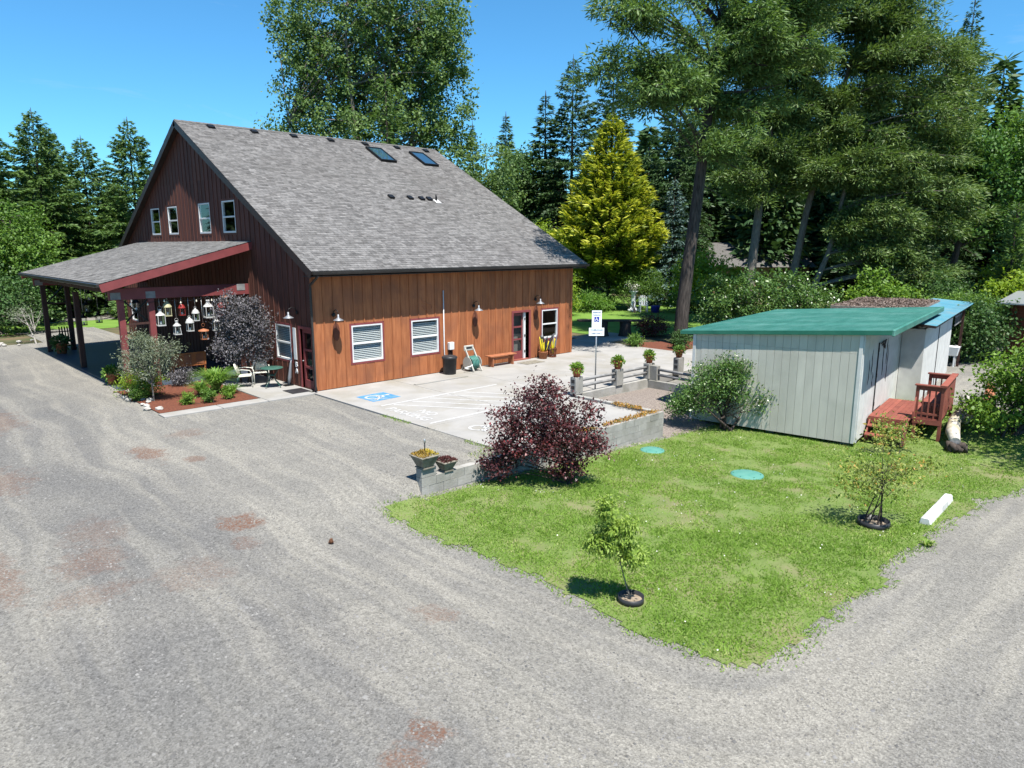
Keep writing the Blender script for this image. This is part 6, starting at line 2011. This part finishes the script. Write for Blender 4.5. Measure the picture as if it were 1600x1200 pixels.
def pot_plant(x, y, z, s, lm, label, sd, group, kind='terracotta', cat='potted plant', plant=True):
    t = empty('potted_plant', (x, y, z), label, cat, group)
    MB().lathe([(0, 0), (.1 * s, 0), (.145 * s, .22 * s), (.165 * s, .22 * s), (.165 * s, .28 * s), (.14 * s, .28 * s), (.13 * s, .24 * s), (0, .24 * s)], (x, y, z), 18).build('pot', MT[kind], t)
    r = np.random.default_rng(sd)
    n = 420
    d = unit(r.normal(size=(n, 3)) * np.array([1, 1, .8]) + np.array([0, 0, .6]))
    P = np.array([x, y, z + .25 * s]) + d * np.array([.2, .2, .19]) * s * (r.uniform(.2, 1, n) ** .6)[:, None]
    V, F = leaf_quads(P, unit(d + r.normal(size=(n, 3)) * .5 + np.array([0, 0, -.2])), .09 * s * r.uniform(.6, 1.3, n), .045 * s, r)
    npmesh('foliage', V, F, LF[lm], t, r.uniform(0, 1, n))
    return t
for i, ((x, y), lb) in enumerate(zip(POSTS, ('leafy plant in a terracotta pot on the fence post nearest the purple-leaved tree', 'leafy plant in a terracotta pot on the second fence post beside the sign',
                                             'leafy plant in a terracotta pot on the corner fence post', 'leafy plant in a terracotta pot on the post beside the shed'))):
    pot_plant(x, y, .681, 1.08, 'bright' if i != 3 else 'mid', lb, 150 + i, 'terracotta pots on the fence posts')
pot_plant(-4.75, 6.4, .034, 1.5, 'mid', 'terracotta pot on the porch floor by the near posts', 160, 'pots on the porch')
pot_plant(-4.35, 16.3, .034, 1.9, 'dark', 'large brown pot at the far corner of the porch', 161, 'pots on the porch', 'benchwood')

def urn(x, y, z, s, label, sd):
    t = empty('stone_urn', (x, y, z), label, 'urn', 'cast stone urns on the block wall')
    mb = MB()
    b_, m_, h = .13 * s, .23 * s, .26 * s
    mb.hexa([(x - b_, y - b_, z + .02), (x + b_, y - b_, z + .02), (x + b_, y + b_, z + .02), (x - b_, y + b_, z + .02), (x - m_, y - m_, z + h), (x + m_, y - m_, z + h), (x + m_, y + m_, z + h), (x - m_, y + m_, z + h)])
    o = mb.build('bowl', MT['stonepot'], t, bevel=.012)
    MB().box(x - m_ * 1.08, x + m_ * 1.08, y - m_ * 1.08, y + m_ * 1.08, z + h, z + h + .035).build('rim', MT['stonepot'], t, bevel=.01)
    MB().box(x - b_ * 1.2, x + b_ * 1.2, y - b_ * 1.2, y + b_ * 1.2, z, z + .025).build('foot', MT['stonepot'], t)
    r = np.random.default_rng(sd)
    n = 700
    P = np.stack([x + r.uniform(-m_, m_, n), y + r.uniform(-m_, m_, n), np.full(n, z + h + .03)], -1)
    P[:, 2] += .09 * s * (1 - ((P[:, 0] - x) / m_) ** 2) * (1 - ((P[:, 1] - y) / m_) ** 2) * r.uniform(.3, 1, n)
    V, F = leaf_quads(P, unit(r.normal(size=(n, 3)) * .6 + np.array([0, 0, .8])), .05 * r.uniform(.6, 1.3, n), .022, r)
    npmesh('moss_and_stems', V, F, LF['straw' if sd == 171 else 'dullred'], t, np.clip(r.uniform(0, .6, n) + .5 * (P[:, 0] > x), 0, 1))
    if sd == 171:
        MB().tube([(x, y, z + h), (x + .01, y, z + h + .3)], .012, 6).build('ornament_stem', MT['blackmetal'], t)
        MB().lathe([(0, 0), (.03, .02), (.02, .05), (.03, .07), (0, .1)], (x + .01, y, z + h + .28), 8).build('ornament', MT['steel'], t)
urn(-2.93, -10.2, .304, 1.0, 'mossy cast stone urn on the raised end block', 171)
urn(-2.35, -10.2, .102, .8, 'smaller stone urn on the block wall, partly behind the first', 172)

# orange trailing blossom along the block wall, weeds along the slab
r = np.random.default_rng(181)
n = 2000
xs = r.uniform(2.2, 5.85, n)
ys = -10.14 + r.normal(size=n) * .07
k = r.uniform(size=n) < .3
xs[k] = 5.7 + r.normal(size=k.sum()) * .08
ys[k] = r.uniform(-10.1, -8.6, k.sum())
keep = vnoise(xs, ys, 3, 9) > .3
xs, ys = xs[keep], ys[keep]
P = np.stack([xs, ys, .1 + r.uniform(0, .06, len(xs))], -1)
V, F = leaf_quads(P, unit(r.normal(size=(len(P), 3)) + np.array([0, 0, .8])), .06 * r.uniform(.5, 1.2, len(P)), .035, r)
o = npmesh('orange_groundcover', V, F, LF['orange'], None, r.uniform(0, 1, len(P)))
tag(o, 'dry orange flower strip along the top of the block wall', 'flowers', kind='stuff')
n = 900
ys = r.uniform(-9.9, -4.5, n)
xs = -.3 + r.normal(size=n) * .06
k = r.uniform(size=n) < .35
xs[k], ys[k] = r.uniform(-2.2, -.5, k.sum()), r.uniform(-10.0, -9.3, k.sum())
keep = vnoise(xs, ys, 1.6, 12) > .5
P = np.stack([xs[keep], ys[keep], terrain(xs[keep], ys[keep])], -1)
V, F = leaf_quads(P, unit(r.normal(size=(len(P), 3)) * .6 + np.array([0, 0, 1])), .07 * r.uniform(.5, 1.3, len(P)), .02, r)
tag(npmesh('weeds', V, F, LF['grass'], None, r.uniform(0, 1, len(P))), 'thin weeds along the patio and wall edge', 'weeds', kind='stuff')

# purple-leaved plum on the lawn
zb = tz(-.05, -11.6)
b0 = (-.05, -11.6, zb)
broad('purple_plum', b0, [blob(b0, -.45, 0, 1.5, .8, .75, .5), blob(b0, -1.15, 0, 1.0, .6, .6, .5), blob(b0, .25, 0, .95, .75, .65, .55), blob(b0, -.4, 0, .6, .95, .75, .5), blob(b0, -1.5, -.1, .1, .4, .4, .3),
                          blob(b0, .1, 0, .15, .6, .5, .4), blob(b0, -.3, 0, 1.95, .35, .3, .25), blob(b0, .75, 0, 1.4, .3, .3, .18), blob(b0, .75, 0, .55, .35, .35, .35), blob(b0, -1.3, 0, .5, .5, .45, .4)],
      'plum', 'dark purple-leaved plum tree in front of the block wall', 191, 380, 46, (.07, .044), .13, 'barkdark', .06, shell=.55, stems=2, limbs=120, split=.2)
# pale shrub against the shed
zb = tz(8.3, -10.9)
b0 = (8.35, -10.95, zb)
broad('shed_shrub', b0, [blob(b0, -.2, 0, .75, 1.1, .9, .65), blob(b0, -1.0, 0, .25, .75, .7, .5), blob(b0, .95, 0, .35, .75, .7, .55), blob(b0, .1, 0, 1.25, .6, .6, .35), blob(b0, 1.5, 0, .0, .45, .4, .4), blob(b0, -1.45, 0, .1, .4, .4, .35), blob(b0, .3, 0, 1.35, .5, .5, .3), blob(b0, 1.85, 0, .15, .35, .3, .35)],
      'shrub', 'spreading green shrub against the pale shed wall', 192, 330, 55, (.08, .04), .17, 'barkdark', .05, cat='shrub', stems=6, limbs=70, shell=.55)
# leafy bush at the right frame edge
zb = tz(12.9, -17.6)
b0 = (13.0, -17.65, zb)
broad('edge_bush', b0, [blob(b0, .3, 0, 1.2, 1.25, 1.1, .95), blob(b0, 1.2, .3, .6, 1.2, 1.1, .9), blob(b0, -.6, 0, .3, .7, .7, .6), blob(b0, .9, 0, 2.0, .7, .7, .4), blob(b0, 2.2, 0, 1.5, 1.2, 1.1, 1.2)],
      'bright', 'big leafy green bush at the right frame edge', 193, 300, 60, (.12, .075), .22, 'barkdark', .06, cat='shrub', stems=5, limbs=50, shell=.5)
# saplings in rings
zb = tz(-3.52, -16.2)
b0 = (-3.52, -16.2, zb + .03)
broad('green_sapling', b0, [blob(b0, -.3, 0, zb + 1.05, .22, .22, .26), blob(b0, -.42, 0, zb + 1.5, .12, .12, .2), blob(b0, -.02, 0, zb + .78, .22, .2, .16), blob(b0, -.55, 0, zb + 1.0, .14, .13, .14), blob(b0, -.05, 0, zb + 1.22, .13, .12, .14)],
      'sap', 'young leafy green sapling leaning in its black ring', 194, 150, 36, (.075, .028), .065, 'barkgrey', .014, droop=.9, limbs=40, trunk_path=[b0, lat(b0, -.1, 0, zb + .35), lat(b0, -.22, 0, zb + .8), lat(b0, -.4, 0, zb + 1.55)])
zb = tz(2.95, -17.45)
b0 = (2.95, -17.45, zb + .04)
broad('yellow_sapling', b0, [blob(b0, 0, 0, zb + 1.15, .8, .7, .5), blob(b0, -.5, 0, zb + .95, .5, .5, .4), blob(b0, .7, 0, zb + 1.35, .5, .5, .3), blob(b0, 0, 0, zb + 1.85, .35, .35, .3), blob(b0, 1.05, 0, zb + 1.4, .25, .2, .15)],
      'autumn', 'open yellow-leaved sapling with several thin stems in a black ring', 195, 160, 15, (.072, .038), .13, 'barkdark', .02, stems=5, limbs=90, split=.15)
zb = tz(9.6, -15.6)
b0 = (9.3, -15.6, zb)
broad('yellow_shrub', b0, [blob(b0, 0, 0, zb + .55, .45, .4, .4), blob(b0, -.3, 0, zb + 1.0, .3, .3, .3), blob(b0, .7, .2, zb + .6, .35, .3, .35)],
      'autumn', 'straggling yellow-green shrub before the deck steps', 196, 40, 18, (.1, .04), .13, 'barkdark', .015, cat='shrub', stems=4, limbs=40)
tuft('weed_clump', 2.6, -18.55, 60, .16, 'grass', 'small weed clump on the gravel by the parking stop', 197, .03, .14, z=tz(2.6, -18.5))

# ---------------------------------------------------------------- lawn grass, clover heads, loose stones
r = np.random.default_rng(201)
n = 520000
xs, ys = r.uniform(-4.6, 15.3, n), r.uniform(-20, -10.25, n)
w = lawn_edge(xs, ys)
# denser where the lawn is close
dist = np.hypot(xs + 11.7, ys + 22.1)
pk = np.clip(1.5 - dist / 24, .25, 1.)
bare_ = vnoise(xs, ys, 1.3, 21) * .6 + vnoise(xs, ys, 4.1, 22) * .4
ok = (w > -.15 + .25 * r.uniform(size=n)) & (r.uniform(size=n) < pk * np.clip((bare_ - .24) * 3.4, .08, 1) * np.clip(.12 + w * 1.3, 0, 1))
ins = (np.hypot(xs + 3.52, ys + 16.2) > .24) & (np.hypot(xs - 2.95, ys + 17.45) > .3) & (np.hypot(xs - 4.25, ys + 11.12) > .34) & (np.hypot(xs - 4.25, ys + 13.98) > .41)
ok &= ins
xs, ys = xs[ok], ys[ok]
n = len(xs)
P = np.stack([xs, ys, terrain(xs, ys) + .008], -1)
D = unit(np.stack([r.normal(size=n) * .7, r.normal(size=n) * .7, np.full(n, .6)], -1))
ln = .05 * r.uniform(.5, 1.35, n) * (1 + .5 * (vnoise(xs, ys, 2.0, 23) > .62))
W = unit(np.cross(D, r.normal(size=(n, 3)))) * (.0085 * r.uniform(.7, 1.4, n))[:, None]
V = np.stack([P - W, P + W, P + D * ln[:, None]], 1).reshape(-1, 3)
tone = np.clip(.22 + .38 * vnoise(xs, ys, .7, 24) + .22 * vnoise(xs, ys, 3.3, 25) + r.normal(size=n) * .16, 0, 1)
tag(npmesh('lawn_grass', V, np.arange(n * 3).reshape(n, 3), LF['grass'], None, tone), 'short sunlit grass of the lawn with paler dry patches', 'grass', kind='stuff')
n = 700
xs, ys = r.uniform(-4.2, 9, n), r.uniform(-18.3, -10.5, n)
k = (vnoise(xs, ys, 1.1, 31) > .62) & (lawn_edge(xs, ys) > .2)
P = np.stack([xs[k], ys[k], terrain(xs[k], ys[k]) + .06], -1)
V, F = leaf_quads(P, unit(r.normal(size=(k.sum(), 3)) + np.array([0, 0, .5])), .03, .03, r)
tag(npmesh('clover_flowers', V, F, LF['white'], None, r.uniform(0, 1, k.sum())), 'tiny white clover heads scattered in the lawn', 'flowers', kind='stuff')
# stones
n = 52000
dd_ = r.uniform(5.5, 26, n) ** 1.0
aa = rad(46.3) + r.uniform(-.72, .72, n)
xs, ys = -11.7 + dd_ * np.cos(aa), -22.1 + dd_ * np.sin(aa)
q = np.maximum(-4.3 - xs, -18.4 - ys)
band = vnoise(q * 1.1 + 40, xs * .05 + ys * .06 + 30, 1.0, 33)
okk = (lawn_edge(xs, ys) < -.03) & ((xs < -.35) | (ys < -18.3)) & ~((xs > -3.3) & (ys > -10.45) & (ys < -9.95)) & (r.uniform(size=n) < .22 + 1.2 * np.clip(band - .3, 0, 1)) & ((ys < -.4) | (xs < -5.2))
xs, ys = xs[okk], ys[okk]
n = len(xs)
s = .009 + .016 * r.uniform(size=n) ** 2.2 + .012 * (r.uniform(size=n) < .05)
base = np.array([[1, 0, 0], [0, 1, 0], [-1, 0, 0], [0, -1, 0], [0, 0, .8]], float)
ang = r.uniform(0, 6.28, n)
ca, sa = np.cos(ang), np.sin(ang)
B = base[None] * s[:, None, None] * r.uniform(.6, 1.35, (n, 5, 3))
X = B[..., 0] * ca[:, None] - B[..., 1] * sa[:, None] + xs[:, None] + 0
Y = B[..., 0] * sa[:, None] + B[..., 1] * ca[:, None] + ys[:, None]
Z = B[..., 2] + terrain(xs, ys)[:, None] - .001
V = np.stack([X, Y, Z], -1).reshape(-1, 3)
F = (np.array([[0, 1, 4], [1, 2, 4], [2, 3, 4], [3, 0, 4]])[None] + (np.arange(n) * 5)[:, None, None]).reshape(-1, 3)
MT['pebble'] = mat('loose_gravel_stone', (.11, .108, .106), (.165, .16, .152), 3, rough=.95, attr=True)
tag(npmesh('gravel', V, F, MT['pebble'], None, np.repeat(r.uniform(0, 1, n) ** 1.2, 4)), 'loose gravel stones scattered over the driveway', 'gravel', kind='stuff')

n = 5200
uu, vv_ = r.uniform(9.6, 15.45, n), r.uniform(-3.25, -.15, n)
P = np.stack([9.2 + uu * SU.x + vv_ * SV.x, -14.7 + uu * SU.y + vv_ * SV.y, np.full(n, 2.6)], -1)
V, F = leaf_quads(P, unit(np.stack([r.normal(size=n), r.normal(size=n), np.abs(r.normal(size=n)) * .35], -1)), .1 * r.uniform(.5, 1.3, n), .05, r)
LF['litter'] = leafmat('fallen_needles_and_leaves', (.07, .045, .035), (.24, .185, .16), .1)
npmesh('roof_litter', V, F, LF['litter'], shed, r.uniform(0, 1, n))['kind'] = 'stuff'

# ---------------------------------------------------------------- the woods behind: one mass of far trees
r = np.random.default_rng(301)
TV, TF, TR, tn = [], [], [], 0
tub = Tubes(5)
spots = []
for az_deg, D0, D1, n in ((-110, 40, 60, 3), (-98, 42, 60, 3), (-88, 42, 60, 3), (-78, 42, 60, 3), (-68, 45, 62, 3), (-58, 50, 66, 3), (-50, 55, 72, 6), (-45, 60, 80, 6), (-42, 66, 84, 4), (-35, 66, 80, 3), (-31, 68, 85, 2), (-38, 72, 95, 3), (-33, 75, 95, 2), (-28, 80, 100, 2), (2, 95, 110, 2), (6, 88, 110, 3), (10, 85, 110, 5), (14, 80, 110, 8), (17, 76, 105, 7), (20, 76, 105, 9), (23, 76, 105, 8), (26, 74, 100, 7), (30, 74, 100, 6), (34, 76, 100, 5), (38, 76, 95, 5), (42, 74, 95, 5)):
    for k in range(n):
        spots.append((az_deg + r.uniform(-2.2, 2.2), r.uniform(D0, D1)))
for (azd, D_) in spots:
    a = rad(46.3 - azd)
    x, y = -11.7 + D_ * math.cos(a), -22.1 + D_ * math.sin(a)
    H = r.uniform(15, 23) if azd > 0 else r.uniform(8, 12)
    if 1 < azd < 7:
        H = r.uniform(9, 12)
    R = H * r.uniform(.2, .27)
    ss = np.linspace(0, 1, 4)
    tub.add(np.array([x, y, -.2]) + np.array([0, 0, H]) * ss[:, None], H * .014 * (1 - .9 * ss))
    m = 1250
    h = r.uniform(.04, 1, m) ** 1.0
    q = (1 - h) ** .75
    rr = R * q * (r.uniform(.15, 1, m) ** .6) * (1 + .25 * np.sin(h * 40))
    th = r.uniform(0, 6.28, m)
    P = np.stack([x + rr * np.cos(th), y + rr * np.sin(th), h * H - rr * .25], -1)
    D = unit(np.stack([np.cos(th), np.sin(th), np.full(m, -.2)], -1) + r.normal(size=(m, 3)) * .35)
    V, F = leaf_quads(P, D, r.uniform(.7, 1.5, m), r.uniform(.28, .55, m), r)
    TV.append(V)
    TF.append(F + tn)
    TR.append(np.clip(r.uniform(0, .7) + r.normal(size=m) * .15, 0, 1))
    tn += len(V)
wd_ = empty('woodland', (60, 20, 0), 'dark mass of far woodland behind the garden and barn', 'woodland')
wd_['kind'] = 'stuff'
npmesh('crown', np.concatenate(TV), np.concatenate(TF), LF['fir'], wd_, np.concatenate(TR))
tub.build('trunk', MT['barkdark'], wd_)

b0 = (11.0, -21.6, tz(11, -21.6))
broad('shade_tree', b0, [blob(b0, .4, 0, 4.6, 2.2, 2.2, 1.9), blob(b0, 1.6, 0, 3.4, 2.0, 2, 1.6), blob(b0, 2.4, 1, 5.4, 2.0, 2, 1.6)], 'mid', 'leafy tree just beyond the right frame edge, shading the lawn corner', 401, 240, 60, (.16, .1), .32, 'barkdark', .16, limbs=30)
